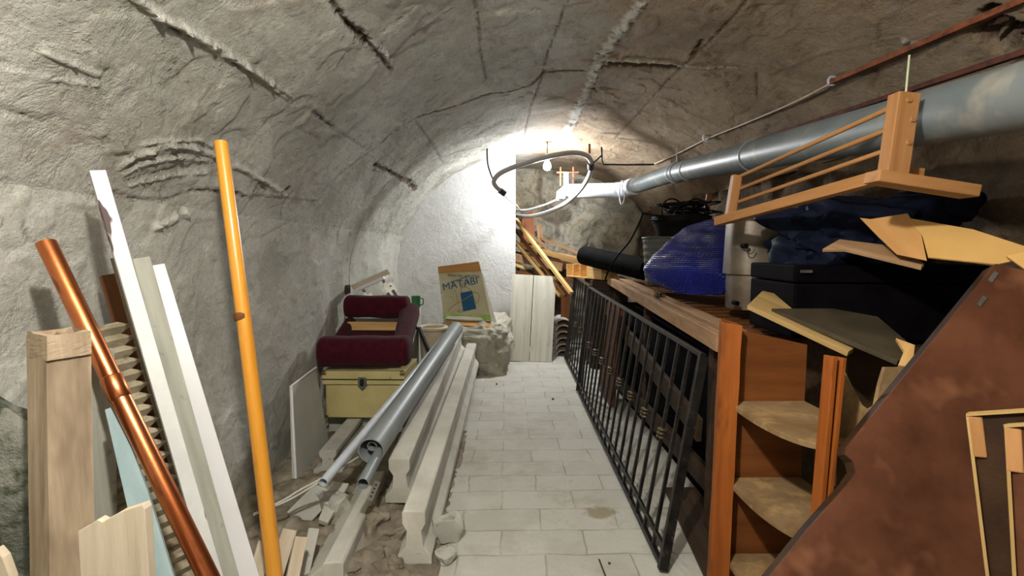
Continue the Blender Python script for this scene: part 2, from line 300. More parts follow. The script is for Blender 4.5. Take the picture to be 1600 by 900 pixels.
# ---------------------------------------------------------------- mesh helpers
def frame(p0, axis, up=Vector((0, 0, 1))):
    x = axis.normalized(); z = up - x * up.dot(x)
    if z.length < 1e-5: z = Vector((0, 1, 0)) - x * x.y
    z.normalize(); y = z.cross(x)
    m = Matrix.Identity(4)
    for i in range(3): m[i][0] = x[i]; m[i][1] = y[i]; m[i][2] = z[i]; m[i][3] = p0[i]
    return m
class MB:
    def __init__(s): s.v = []; s.f = []; s.frame = None
    def add(s, vs_, fs):
        b = len(s.v); s.v += [Vector(v) for v in vs_]; s.f += [tuple(i + b for i in f) for f in fs]; return s
    def boxm(s, m, sx, sy, sz):
        vs_ = [m @ Vector((x, y, z)) for x in (0, sx) for y in (-sy / 2, sy / 2) for z in (-sz / 2, sz / 2)]
        return s.add(vs_, [(0, 1, 3, 2), (4, 6, 7, 5), (0, 4, 5, 1), (2, 3, 7, 6), (0, 2, 6, 4), (1, 5, 7, 3)])
    def box(s, a, b):
        (x0, y0, z0), (x1, y1, z1) = a, b
        m = Matrix.Translation(((x0), (y0 + y1) / 2, (z0 + z1) / 2)); return s.boxm(m, x1 - x0, y1 - y0, z1 - z0)
    def bar(s, p0, p1, w, h, up=Vector((0, 0, 1))):
        m = frame(p0, p1 - p0, up)
        if s.frame is None: s.frame = m
        return s.boxm(m, (p1 - p0).length, w, h)
    def tube(s, pts, r, n=12, caps=True, closed=False):
        pts = [Vector(p) for p in pts]; k = len(pts); rs = r if hasattr(r, '__len__') else [r] * k
        rings = []; prev = None
        for i, p in enumerate(pts):
            if closed: t = pts[(i + 1) % k] - pts[i - 1]
            else: t = pts[min(i + 1, k - 1)] - pts[max(i - 1, 0)]
            t.normalize()
            if prev is None:
                a = Vector((0, 0, 1)) if abs(t.z) < .9 else Vector((1, 0, 0))
            else: a = prev
            u = (a - t * a.dot(t)).normalized(); w = t.cross(u); prev = u
            rings.append([p + (u * math.cos(2 * math.pi * j / n) + w * math.sin(2 * math.pi * j / n)) * rs[i] for j in range(n)])
        vs_ = [v for q in rings for v in q]; fs = []
        for i in range(k if closed else k - 1):
            i2 = (i + 1) % k
            for j in range(n): fs.append((i * n + j, i * n + (j + 1) % n, i2 * n + (j + 1) % n, i2 * n + j))
        if caps and not closed: fs.append(tuple(range(n))[::-1]); fs.append(tuple((k - 1) * n + j for j in range(n)))
        return s.add(vs_, fs)
    def pipe(s, p0, p1, r, ri, n=40):            # hollow pipe
        m = frame(p0, p1 - p0); L = (p1 - p0).length
        if s.frame is None: s.frame = m
        vs_ = []
        for (x, q) in ((0, r), (L, r), (L, ri), (0, ri)):
            vs_ += [m @ Vector((x, q * math.cos(2 * math.pi * j / n), q * math.sin(2 * math.pi * j / n))) for j in range(n)]
        fs = [(a * n + j, ((a + 1) % 4) * n + j, ((a + 1) % 4) * n + (j + 1) % n, a * n + (j + 1) % n) for a in range(4) for j in range(n)]
        return s.add(vs_, fs)
    def lathe(s, c, prof, n=32, m=None):         # profile (r, z) round c
        m = m or Matrix.Translation(c); k = len(prof); vs_ = []
        for r, z in prof: vs_ += [m @ Vector((r * math.cos(2 * math.pi * j / n), r * math.sin(2 * math.pi * j / n), z)) for j in range(n)]
        fs = [(i * n + j, i * n + (j + 1) % n, (i + 1) * n + (j + 1) % n, (i + 1) * n + j) for i in range(k - 1) for j in range(n)]
        return s.add(vs_, fs)
    def slab(s, pts, th, away=None):             # polygon of world points given its real thickness (backwards from the viewer side)
        pts = [Vector(p) for p in pts]; n = Vector()
        for i in range(len(pts)): n += (pts[i] - pts[0]).cross(pts[(i + 1) % len(pts)] - pts[0])
        n.normalize(); c = sum(pts, Vector()) / len(pts)
        ref = away if away is not None else c - CAM
        if n.dot(ref) < 0: n = -n
        pts = [p - n * (p - c).dot(n) for p in pts]
        k = len(pts)
        if s.frame is None:
            e = max(((pts[(i + 1) % k] - pts[i]) for i in range(k)), key=lambda q: q.length); s.frame = frame(pts[0], e, n)
        return s.add(pts + [p + n * th for p in pts], [tuple(range(k)), tuple(range(2 * k - 1, k - 1, -1))] + [(i, (i + 1) % k, (i + 1) % k + k, i + k) for i in range(k)])
    def prism(s, p0, p1, prof, up=Vector((0, 0, 1)), sag=0, seg=1):      # profile (y, z) swept from p0 to p1
        m = frame(p0, p1 - p0, up); L = (p1 - p0).length; k = len(prof); vs_ = []
        if s.frame is None: s.frame = m
        for a in range(seg + 1): vs_ += [m @ Vector((L * a / seg, y, z)) for y, z in prof]
        fs = [(a * k + i, a * k + (i + 1) % k, (a + 1) * k + (i + 1) % k, (a + 1) * k + i) for a in range(seg) for i in range(k)]
        fs += [tuple(range(k))[::-1], tuple(seg * k + i for i in range(k))]
        return s.add(vs_, fs)
    def rot(s, m):
        s.v = [m @ v for v in s.v]; return s
    def build(s, name, mat, parent=None, smooth=False, bevel=0, seg=2, angle=35):
        fr = s.frame or Matrix.Translation(base_of(s.v)); inv = fr.inverted()
        me = bpy.data.meshes.new(name); me.from_pydata([inv @ v for v in s.v], [], s.f)
        import bmesh
        bm = bmesh.new(); bm.from_mesh(me); bmesh.ops.recalc_face_normals(bm, faces=bm.faces); bm.to_mesh(me); bm.free()
        me.materials.append(M[mat] if isinstance(mat, str) else mat)
        o = bpy.data.objects.new(name, me); C.objects.link(o)
        if parent is not None:
            o.parent = parent; o.matrix_local = WM[parent.name].inverted() @ fr
        else: o.matrix_world = fr
        WM[o.name] = fr.copy()
        if smooth:
            me.polygons.foreach_set('use_smooth', [True] * len(me.polygons))
            me.set_sharp_from_angle(angle=math.radians(angle))
        if bevel:
            md = o.modifiers.new('bevel', 'BEVEL'); md.width = bevel; md.segments = seg; md.limit_method = 'ANGLE'
        return o
WM = {}
def base_of(vs_):
    xs = [v.x for v in vs_]; ys = [v.y for v in vs_]; zs = [v.z for v in vs_]
    return Vector(((min(xs) + max(xs)) / 2, (min(ys) + max(ys)) / 2, min(zs)))
def tag(o, label=None, cat=None, group=None, kind=None):
    if label: o['label'] = label
    if cat: o['category'] = cat
    if group: o['group'] = group
    if kind: o['kind'] = kind
    return o
def thing(name, loc, label, cat, group=None):
    o = bpy.data.objects.new(name, None); o.empty_display_size = .05; C.objects.link(o)
    o.location = loc; WM[o.name] = Matrix.Translation(loc)
    return tag(o, label, cat, group)
def rock(name, mat, c, r, seed, sc=3.0, amp=.35, parent=None, sub=4, flat=None, pw=.75, sharp=40):
    import bmesh
    bm = bmesh.new(); bmesh.ops.create_icosphere(bm, subdivisions=sub, radius=1)
    P = np.array([v.co[:] for v in bm.verts])
    P = np.sign(P) * np.abs(P) ** pw
    d = 1 + amp * fbm(P + seed * 3.1, sc * .4, 4, seed)
    P = P * d[:, None] * np.array(r)
    rz = (seed * 1.37) % 3.1; ca, sa = math.cos(rz), math.sin(rz)
    if flat is None: P = np.stack([P[:, 0] * ca - P[:, 1] * sa, P[:, 0] * sa + P[:, 1] * ca, P[:, 2]], 1)
    for v, p in zip(bm.verts, P): v.co = p
    me = bpy.data.meshes.new(name); bm.to_mesh(me); bm.free()
    me.materials.append(M[mat]); me.polygons.foreach_set('use_smooth', [True] * len(me.polygons))
    me.set_sharp_from_angle(angle=math.radians(sharp))
    o = bpy.data.objects.new(name, me); C.objects.link(o); o.location = c; WM[o.name] = Matrix.Translation(c)
    if parent is not None: o.parent = parent; o.location = Vector(c) - WM[parent.name].translation
    return o
def gridmesh(name, mat, P, nu, nv, dirt=None, kind='structure', flip=False, lime=None):
    i = np.arange(nu * nv).reshape(nu, nv)
    q = np.stack([i[:-1, :-1], i[1:, :-1], i[1:, 1:], i[:-1, 1:]], -1).reshape(-1, 4)
    if flip: q = q[:, ::-1]
    me = bpy.data.meshes.new(name)
    me.vertices.add(len(P)); me.vertices.foreach_set('co', P.astype(np.float32).ravel())
    me.loops.add(q.size); me.loops.foreach_set('vertex_index', q.astype(np.int32).ravel())
    me.polygons.add(len(q)); me.polygons.foreach_set('loop_start', np.arange(0, q.size, 4, dtype=np.int32))
    me.update(calc_edges=True); me.validate()
    me.polygons.foreach_set('use_smooth', [True] * len(me.polygons))
    if dirt is not None:
        a = me.attributes.new('dirt', 'FLOAT', 'POINT'); a.data.foreach_set('value', dirt.astype(np.float32))
    if lime is not None:
        a = me.attributes.new('lime', 'FLOAT', 'POINT'); a.data.foreach_set('value', lime.astype(np.float32))
    me.materials.append(M[mat]); o = bpy.data.objects.new(name, me); C.objects.link(o); o['kind'] = kind; return o

# ================================================================ THE SHELL
# cracks, mortar ridges and open joints of the vault, as lines lying on its surface: (pixels measured in the photo, width px, height m (+ ridge, - groove), dirt)
LINES = [
 ([(205, -10), (245, 22), (290, 45), (335, 72), (380, 98), (415, 122), (445, 143)], 9, .016, 0),
 ([(265, 44), (300, 60)], 4, -.014, .9), ([(365, 96), (378, 104)], 4, -.014, .9), ([(420, 126), (447, 145)], 4, -.018, 1),
 ([(512, -10), (530, 20), (545, 38)], 8, -.022, .8), ([(545, 38), (560, 52), (575, 66)], 11, -.03, .95), ([(575, 66), (592, 85), (608, 106)], 6, -.012, .6),
 ([(578, 62), (600, 80), (610, 100)], 7, .014, 0),
 ([(742, -5), (750, 40), (752, 85), (760, 125)], 3.5, -.010, .6),
 ([(890, -5), (872, 45), (856, 85), (845, 125), (830, 160), (818, 210)], 3, -.010, .7),
 ([(1002, -5), (975, 35), (950, 70), (933, 100)], 15, .012, -.1), ([(933, 100), (915, 145), (893, 195), (870, 225)], 12, .014, -.1),
 ([(880, 200), (895, 190)], 4, -.02, .9), ([(935, 100), (952, 104)], 4, -.02, 1), ([(915, 132), (933, 140)], 3.5, -.015, .9),
 ([(1168, -5), (1135, 35), (1102, 72), (1065, 104), (1040, 130)], 4, -.012, .6), ([(1040, 130), (1000, 175), (960, 218)], 3, -.008, .5),
 ([(1082, 85), (1098, 62)], 6, -.018, .9),
 ([(500, 300), (545, 262), (590, 232), (620, 205), (655, 183)], 3.5, -.008, .35),
 ([(655, 183), (700, 166), (750, 150), (800, 140), (828, 133), (852, 113), (885, 110), (918, 110)], 4, -.016, .85),
 ([(957, 99), (985, 101), (1020, 102), (1050, 103)], 13, -.06, .85),
 ([(950, 92), (1000, 93), (1055, 97)], 4, .012, 0),
 ([(1060, 100), (1110, 104), (1150, 108)], 3.5, .010, .15),
 ([(483, 168), (500, 182), (520, 198)], 4, -.014, .8), ([(520, 198), (548, 218), (575, 236)], 4, -.006, .3),
 ([(586, 257), (605, 265), (625, 277)], 6, -.018, .9), ([(625, 277), (640, 286), (650, 297)], 8, -.02, .95),
 ([(650, 190), (672, 220), (692, 255)], 3, -.006, .4),
 ([(170, 297), (210, 310), (250, 312), (300, 298), (330, 297), (372, 300)], 3.5, -.010, .5), ([(372, 300), (430, 303), (492, 310)], 3, .008, .3),
 ([(310, 296), (338, 298)], 3, -.014, 1), ([(362, 298), (375, 304)], 4, -.016, 1),
 ([(185, 258), (225, 232), (260, 222), (300, 228), (345, 246), (400, 275), (440, 300)], 7, .012, 0),
 ([(190, 272), (230, 248), (275, 242), (320, 250)], 5, .010, 0), ([(200, 288), (260, 272), (320, 268)], 5, .008, 0),
 ([(215, 222), (260, 214), (310, 216), (350, 238)], 5, .008, 0), ([(195, 283), (250, 262), (310, 258)], 3, -.008, .2),
 ([(195, 264), (240, 240), (285, 235)], 3, -.008, .3),
 ([(245, 352), (270, 340)], 11, .014, 0), ([(285, 330), (290, 336)], 8, .015, 0),
 ([(-5, 163), (30, 175), (72, 185)], 3, -.007, .5),
 ([(60, 75), (110, 95), (150, 112)], 6, .008, 0), ([(0, 105), (70, 118), (150, 130)], 5, .006, 0),
 ([(30, 345), (38, 372)], 4, -.006, .6), ([(436, 322), (437, 374)], 2, -.006, .7), ([(270, 85), (264, 120)], 2, -.005, .5), ([(272, 88), (282, 130)], 2, -.005, .4),
 ([(432, 303), (446, 290)], 6, -.012, .9),
 ([(375, 372), (410, 368), (450, 345)], 4, -.004, .25),
 ([(1200, 120), (1290, 85), (1400, 62)], 4, .004, .25), ([(1180, 118), (1182, 150)], 3, -.008, .5), 
 ([(1555, 30), (1580, 60), (1610, 85)], 34, -.14, 1), ([(1540, 55), (1595, 40)], 22, -.12, 1),
 ([(1412, 62), (1436, 66)], 6, .015, 0), ([(660, 45), (710, 20)], 3, .004, 0), ([(900, 330), (905, 335)], 3, 0, 0),
]
def _seg(P, a, b):
    ab = b - a; t = np.clip(((P - a) @ ab) / max(ab @ ab, 1e-9), 0, 1)
    return np.linalg.norm(P - (a + t[:, None] * ab), axis=1)
def displace(P, Nn):
    h = .018 * fbm(P, 1.6, 2, 3) + .004 * fbm(P, 6, 3, 9) + .0014 * fbm(P, (40, 14, 40), 2, 21)
    # loose plaster scales
    s = fbm(P, 3.4, 3, 40); h = h + .005 * np.clip((s - .25) * 14, 0, 1)
    s2 = fbm(P, (7, 7, 7), 3, 51); h = h + .004 * np.clip((s2 - .3) * 16, 0, 1)
    dirt = np.zeros(len(P)); lime = np.zeros(len(P)); jit = fbm(P, 34, 3, 77)
    for pts, wpx, hh, dd in LINES:
        W = [at_vault(*q) for q in pts]
        for a, b in zip(W[:-1], W[1:]):
            w = wpx * ((a.y + b.y) / 2) / F * .62
            a_, b_ = np.array(a), np.array(b); lo = np.minimum(a_, b_) - 5 * w; hi = np.maximum(a_, b_) + 5 * w
            idx = np.where(np.all((P > lo) & (P < hi), axis=1))[0]
            if not len(idx): continue
            d = _seg(P[idx], a_, b_) + .8 * w * jit[idx]
            g = np.exp(-np.clip(d, 0, None) ** 6 / w ** 6) * np.clip(1 + .8 * jit[idx], .15, 1.6)
            h[idx] = h[idx] + hh * g * (.8 if hh > 0 else .5)
            dirt[idx] = np.maximum(dirt[idx], np.clip(dd * g * 1.1, 0, 1))
            if dd <= .2 and hh > 0: lime[idx] = np.maximum(lime[idx], np.clip(g, 0, 1) * .8)
    return h, dirt, lime
def vault_profile(t0, t1, step):
    """points and inward normals of the section between arclength-ish parameters: t<0 is the straight wall below the springing"""
    pts = []
    t = t0
    while t < t1 + 1e-6:
        if t < 0: pts.append((CX - AX, SZ + t, 1, 0))
        else:
            th = math.pi - t
            x = CX + AX * math.cos(th); z = SZ + BZ * math.sin(th)
            nx, nz = -math.cos(th) / AX, -math.sin(th) / BZ; l = math.hypot(nx, nz)
            pts.append((x, z, nx / l, nz / l))
        t += step
    return np.array(pts)
ysA = np.concatenate([np.arange(-1.7, .3, .10), np.arange(.3, 1.9, .0065), np.arange(1.9, 3.2, .010), np.arange(3.2, 5.72, .018), [5.75]])
def sweep(name, mat, prof):
    nu, nv = len(prof), len(ysA)
    P = np.zeros((nu, nv, 3)); Nn = np.zeros((nu, nv, 3))
    P[:, :, 0] = prof[:, 0:1]; P[:, :, 2] = prof[:, 1:2]; P[:, :, 1] = ysA[None]
    Nn[:, :, 0] = prof[:, 2:3]; Nn[:, :, 2] = prof[:, 3:4]
    P = P.reshape(-1, 3); Nn = Nn.reshape(-1, 3)
    h, dirt, lime = displace(P, Nn)
    return gridmesh(name, mat, P + Nn * h[:, None], nu, nv, dirt, lime=lime)
TS = .30                                                      # the wavy plaster line where wall and vault meet
TR = math.pi - math.acos((1.55 - CX) / AX)
sweep('wall_left', 'wall', vault_profile(-SZ, TS, .008))
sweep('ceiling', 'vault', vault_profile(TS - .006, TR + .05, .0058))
def rough_wall(name, mat, o, du, dv, nu, nv, n, amps, seed):
    u, v = np.meshgrid(np.linspace(0, 1, nu), np.linspace(0, 1, nv), indexing='ij')
    P = np.array(o)[None] + u.reshape(-1, 1) * np.array(du) + v.reshape(-1, 1) * np.array(dv)
    h = 0
    for a, s in amps: h = h + a * fbm(P, s, 3, seed + int(s * 7))
    if amps[0][0] > .02:
        q = fbm(P, 5, 2, seed + 5); h = h + .04 * np.clip(q * 3, -.6, .8); dirt = np.clip((-q - .35) * 3, 0, .6)
    else: dirt = np.zeros(len(P))
    return gridmesh(name, mat, P + np.array(n)[None] * np.asarray(h)[:, None], nu, nv, dirt)
rough_wall('wall_right', 'stonewall', (1.60, -1.7, -.05), (0, 7.5, 0), (0, 0, 1.72), 420, 110, (-1, 0, 0), [(.03, 2.5), (.014, 9)], 5)
rough_wall('wall_end', 'endwall', (-1.1, 5.62, -.05), (2.8, 0, 0), (0, 0, 2.05), 200, 150, (0, -1, 0), [(.03, 3), (.012, 9)], 15)
# floor
b = MB(); rough_floor = rough_wall('floor', 'floor', (-1.15, -1.7, 0), (2.85, 0, 0), (0, 7.5, 0), 120, 260, (0, 0, 1), [(.003, 2.0), (.0015, 11)], 25)
# rear wall of the cellar behind the viewer, its opening made up for the fill light
b = MB(); b.box((-1.1, -1.75, -.05), (-.65, -1.66, 2.0)); b.box((.45, -1.75, -.05), (1.7, -1.66, 2.0)); b.box((-.65, -1.75, 1.6), (.45, -1.66, 2.0))
tag(b.build('wall_rear', 'wall'), kind='structure')
# white rendered partition: a slab following the vault on the left, its right edge free
PY, PX = 4.60, at(805.5, 380, 4.60).x
pts = [(-1.06, 0), (PX, 0)]
x = PX
while x > -1.03:
    pts.append((x, SZ + .03 + BZ * math.sqrt(max(0, 1 - ((x - CX) / AX) ** 2)))); x -= .08
pts.append((-1.06, SZ))
b = MB(); k = len(pts)
b.add([(x, PY, z) for x, z in pts] + [(x, PY + .14, z) for x, z in pts], [tuple(range(k)), tuple(range(2 * k - 1, k - 1, -1))] + [(i, (i + 1) % k, (i + 1) % k + k, i + k) for i in range(k)])
tag(b.build('wall_partition', 'part', bevel=.008), kind='structure')
# plaster fillet where the partition meets the vault
# ================================================================ LEFT: timber and pipes leaning on the wall
UPC = Vector((0, -1, 0))
def plank(name, mat, top, bot, w, th, label, cat, group=None, face=None, bevel=.0015, ext=True, parent=None):
    foot = floor_ext(top, bot, .004) if ext else bot
    b = MB(); mid = (top + foot) / 2
    face = face if face is not None else (CAM - mid)
    b.bar(foot, top, w, th, face)
    o = b.build(name, mat, parent, bevel=bevel)
    if parent is None: tag(o, label, cat, group)
    return o
# stone block at the frame edge
o = rock('stone_block', 'stone', (-.955, .905, .35), (.125, .05, .40), 4, 3, .12, flat=1)
tag(o, 'dark grey mossy stone block upright at the left edge beside the holed post', 'stone')
# post with nail holes
def leancol(pt, pb):
    f_ = floor_ext(pt, pb, 0.); return f_, (pt - f_) / pt.z, pt.z
c0, SH, zt = leancol(at(92, 518, .84), at(98, 900, .80))
t = thing('wooden_post', c0, 'weathered upright wooden post with holes down its left face and a splintered top', 'post')
def post_mb(c, s1, s2, ang, z0, z1, jag, seed, taper=.0, sh=Vector((0, 0, 0))):
    b = MB(); rnd = random.Random(seed); n1 = 6; ring = []
    cs, sn = math.cos(ang), math.sin(ang)
    P = []
    cor = [(-s1, -s2), (s1, -s2), (s1, s2), (-s1, s2)]
    for i in range(4):
        a, d = cor[i], cor[(i + 1) % 4]
        for k in range(n1): P.append((a[0] + (d[0] - a[0]) * k / n1, a[1] + (d[1] - a[1]) * k / n1))
    m = len(P); lv = 12; vs_ = []
    for l in range(lv + 1):
        f = l / lv
        for (x, y) in P:
            w = 1 - taper * f + rnd.uniform(-.012, .012)
            z = z0 + (z1 - z0) * f + (rnd.uniform(-jag, 0) if l == lv else 0)
            vs_.append((c.x + sh.x * z + (x * cs - y * sn) * w, c.y + sh.y * z + (x * sn + y * cs) * w, z))
    fs = [(l * m + j, l * m + (j + 1) % m, (l + 1) * m + (j + 1) % m, (l + 1) * m + j) for l in range(lv) for j in range(m)]
    b.add(vs_, fs); top = len(b.v); b.v.append(Vector((c.x + sh.x * z1, c.y + sh.y * z1, z1 - jag * .4)))
    b.f += [(lv * m + j, lv * m + (j + 1) % m, top) for j in range(m)]
    b.f.append(tuple(range(m))[::-1])
    b.frame = frame(Vector((c.x, c.y, z0)), Vector((0, 0, 1)), Vector((0, -1, 0)))
    return b
A = math.radians(-28)
post_mb(c0, .037, .030, A, 0, zt, .018, 3, sh=SH).build('shaft', 'wood_post', t)
# holes: small dark plugs set in the left face
cs, sn = math.cos(A), math.sin(A)
for k, zz in enumerate([.81, .71, .645, .585, .53, .47, .40, .30, .2]):
    lx, ly = -.0372, -.008 + .004 * (k % 2)
    px = c0.x + SH.x * zz + lx * cs - ly * sn; py = c0.y + SH.y * zz + lx * sn + ly * cs
    b = MB(); nrm = Vector((-cs, -sn, 0)); b.tube([Vector((px, py, zz)) + nrm * .0012, Vector((px, py, zz)) - nrm * .004], .0045, 10)
    tag(b.build('nail_hole', 'wood_dark', t, smooth=True), 'dark round hole')
b = post_mb(c0 + Vector((.004, -.003, 0)), .0365, .0295, A, zt - .04, zt + .004, .03, 8, sh=SH)
b.build('splintered_top', 'wood_post', t)
c1, SH1, zt1 = leancol(at(144, 545, .98), at(150, 900, .95))
b = post_mb(c1, .026, .024, math.radians(-10), 0, zt1, .012, 6, sh=SH1)
tag(b.build('wooden_batten', 'grey_board', bevel=.001), 'thin grey green batten standing right of the holed post', 'batten')
# ribbed (toothed) board
top = at(141, 512, 1.05); via = at(258, 890, 1.0); foot = floor_ext(top, via, .01)
ax = (top - foot); L = ax.length; ax.normalize(); nrm = (CAM - (top + foot) / 2); nrm = (nrm - ax * nrm.dot(ax)).normalized(); sd = ax.cross(nrm)
if sd.x < 0: sd = -sd
b = MB(); n = int(L / .0135); vs_ = []
for i in range(n + 1):
    q = foot + ax * (L * i / n); hi = i % 2; hw = .050
    vs_ += [q - sd * hw - nrm * .012, q - sd * hw + nrm * (.015 * hi), q + sd * (hw - .004 + .021 * hi) + nrm * (.015 * hi), q + sd * (hw - .004 + .021 * hi) - nrm * .012]
fs = [(i * 4 + j, i * 4 + (j + 1) % 4, i * 4 + 4 + (j + 1) % 4, i * 4 + 4 + j) for i in range(n) for j in range(4)] + [(0, 1, 2, 3), (n * 4 + 3, n * 4 + 2, n * 4 + 1, n * 4)]
b.add(vs_, fs); b.frame = frame(foot, ax, nrm)
tag(b.build('ribbed_board', 'rib'), 'dusty brown board with a saw-toothed ribbed edge behind the copper pipe', 'board')
plank('wooden_board', 'wood_brown', at(178, 428, 1.20), at(318, 900, 1.15), .058, .014, 'dark orange brown board in shadow between ribbed board and chipped white board', 'board')
plank('wooden_board', 'wood_grey', at(180, 404, 1.165), at(292, 800, 1.11), .018, .02, 'narrow grey strip peeping out along the left edge of the chipped white board', 'board')
# chipped white board with its darker side
tp = at(152, 268, 1.04); bt = at(335, 900, 1.00)
plank('wooden_board', 'white_board', tp, bt, .027, .020, 'tallest long white board with chipped paint leaning on the left wall', 'board', face=CAM - (tp + bt) / 2 + Vector((.25, 0, 0)))
tp = at(221, 404, 1.22); bt = at(358, 900, 1.08)
plank('wooden_board', 'grey_board', tp, bt, .036, .018, 'grey green board leaning between the two long white boards', 'board')
tp = at(243, 415, 1.30); bt = at(389, 900, 1.16)
plank('laminate_board', 'white_clean', tp, bt, .041, .014, 'clean smooth white board leaning right of the grey green board', 'board')
# blue grey board
pts = [at(163, 640, .90), at(176, 632, .90), at(228, 765, .86), at(272, 905, .82)]
d1 = (pts[3] - pts[2]); pts.append(pts[3] + d1 * (pts[3].z / -d1.z) * .98)
q = at(206, 800, .86); q2 = at(236, 905, .82); d2 = q2 - q; pts += [q2 + d2 * (q2.z / -d2.z) * .98, q2, q]
b = MB(); b.slab(pts, .012); tag(b.build('painted_board', 'blue_board', bevel=.001), 'pointed board with faded pale blue paint leaning under the copper pipe', 'board')
# short broken pale board in front
pts = [at(122, 830, .73), at(137, 822, .73), at(152, 812, .73), at(160, 816, .73), at(188, 800, .73), at(222, 789, .73), at(226, 796, .73)]
pb = at(232, 905, .70); pts += [Vector((pb.x, pb.y, .003)), Vector((at(120, 905, .70).x, .70, .003))]
b = MB(); b.slab(pts, .016); tag(b.build('broken_board', 'wood_pale', bevel=.001), 'short pale wooden board with a jagged broken top at the bottom left front', 'board')
pts = [at(-8, 858, .66), at(4, 872, .66), at(16, 905, .66)]; pts += [Vector((pts[2].x, .66, .003)), Vector((pts[0].x - .02, .66, .003))]
b = MB(); b.slab(pts, .012); tag(b.build('wooden_offcut', 'wood_pale', bevel=.001), 'pale wood corner poking in at the bottom left of the picture', 'board')
# copper pipe with a coupling
tp = at(72, 380, .97); bt = at(323, 900, .85); foot = floor_ext(tp, bt, .006); base = foot
t = thing('copper_pipe', base, 'long shiny copper pipe leaning diagonally on the left wall', 'pipe')
k = at(180, 605, .92)
jn = tp + (foot - tp) * ((tp.z - k.z) / (tp.z - foot.z))
b = MB(); b.pipe(tp, jn, .0165, .0145); b.build('upper_length', 'copper', t, smooth=True)
b = MB(); b.pipe(jn, foot + Vector((0, 0, .012)), .0165, .0145); b.build('lower_length', 'copper', t, smooth=True)
dj = (tp - foot).normalized(); b = MB(); b.tube([jn - dj * .024, jn - dj * .021, jn + dj * .021, jn + dj * .024], [.0166, .0182, .0182, .0166], 32)
b.frame = frame(jn, dj); b.build('coupling', 'copper', t, smooth=True)
# varnished pole
tp = at(345, 222, 1.33); bt = at(428, 900, 1.18); foot = floor_ext(tp, bt, .003); d = foot - tp
t = thing('wooden_pole', foot, 'tall orange varnished pole leaning against the left wall', 'pole')
b = MB(); m = 24; P = [tp + d * (i / m) + Vector((.004 * math.sin(i * math.pi / m), 0, 0)) for i in range(m + 1)]
b.tube(P, [.0165 + .0035 * (i / m) for i in range(m + 1)], 24); b.frame = frame(foot, -d); b.build('shaft', 'bamboo', t, smooth=True)
q = at(376, 495, 1.26); f = (tp.z - q.z) / (tp.z - foot.z); q = tp + d * f; dn = d.normalized()
b = MB(); b.tube([q - dn * .010, q - dn * .006, q + dn * .006, q + dn * .010], [.0185, .0200, .0200, .0185], 24); b.build('joint_ring', 'wood_brown', t, smooth=True)

# ================================================================ LEFT MIDDLE: heap of beams, pipes and boxes
# concrete joist profile: narrow head, thin web, wide foot   (y, z), z up from the soffit
def joist(w, h, hw=None):
    a = w / 2; hd = (hw or w * .68) / 2; wb = hd * .62
    return [(-a, 0), (a, 0), (a, h * .16), (wb + .006, h * .33), (wb, h * .62), (hd, h * .76), (hd, h * .97), (hd * .85, h), (-hd * .85, h), (-hd, h * .97), (-hd, h * .76), (-wb, h * .62), (-wb - .006, h * .33), (-a, h * .16)]
def beam(f, bk, w, h, label, mat='concrete', hw=None, group=None, name='concrete_beam', prof=None):
    b = MB(); b.prism(f, bk, prof or joist(w, h, hw), seg=1); return tag(b.build(name, mat, bevel=.003), label, 'beam', group)
fA = at(626, 789, 1.80); fB = at(648, 884, 1.47); print('beams', fA, fB)
beam(Vector((fA.x, 1.80, max(fA.z, .03))), Vector((-.372, 3.74, .205)), .118, .185, 'pale concrete joist lying next to the big grey pipe, the higher of the long pair')
beam(Vector((fB.x, 1.47, max(fB.z, .006))), Vector((-.262, 3.70, .105)), .108, .180, 'pale concrete joist lying at the aisle side, the lower of the long pair')
f = at(505, 892, 1.40); bk = at(610, 720, 2.02)
f = at(508, 893, 1.36); bk = at(583, 742, 2.0); f.z = max(f.z - .060, .01); bk.z -= .062
LP = [(-.062, 0), (.070, 0), (.070, .018), (.012, .062), (.006, .075), (-.045, .078), (-.052, .07), (-.052, .03)]
beam(f, bk, 0, 0, 'short cream concrete beam sloping towards the viewer under the grey pipes', prof=LP)
beam(Vector((-.790, 2.10, .008)), Vector((-.800, 2.58, .012)), .13, .105, 'short grey concrete joist end sticking out below the cream case', 'concrete2', .075)
# heap of dirt and crumbs the beams lie in
u, v = np.meshgrid(np.linspace(0, 1, 110), np.linspace(0, 1, 150), indexing='ij')
P = np.stack([-1.04 + u.ravel() * .84, 1.15 + v.ravel() * 1.5, np.zeros(u.size)], 1)
e = np.clip(np.minimum.reduce([(1 - u.ravel()) * 7, v.ravel() * 8, (1 - v.ravel()) * 8]), 0, 1)
hh_ = e * (.016 + .014 * fbm(P, 7, 4, 91) + .010 * np.clip(fbm(P, 26, 2, 92) * 3, -.3, 1)) + .0 ; P[:, 2] = np.where(e > 0, hh_, -.01) - .004 * (1 - e)
o = gridmesh('rubble_heap', 'rubble', P, 110, 150, kind='stuff'); tag(o, 'brown dirt and mortar crumbs spread under the concrete beams and by the pole', 'rubble')
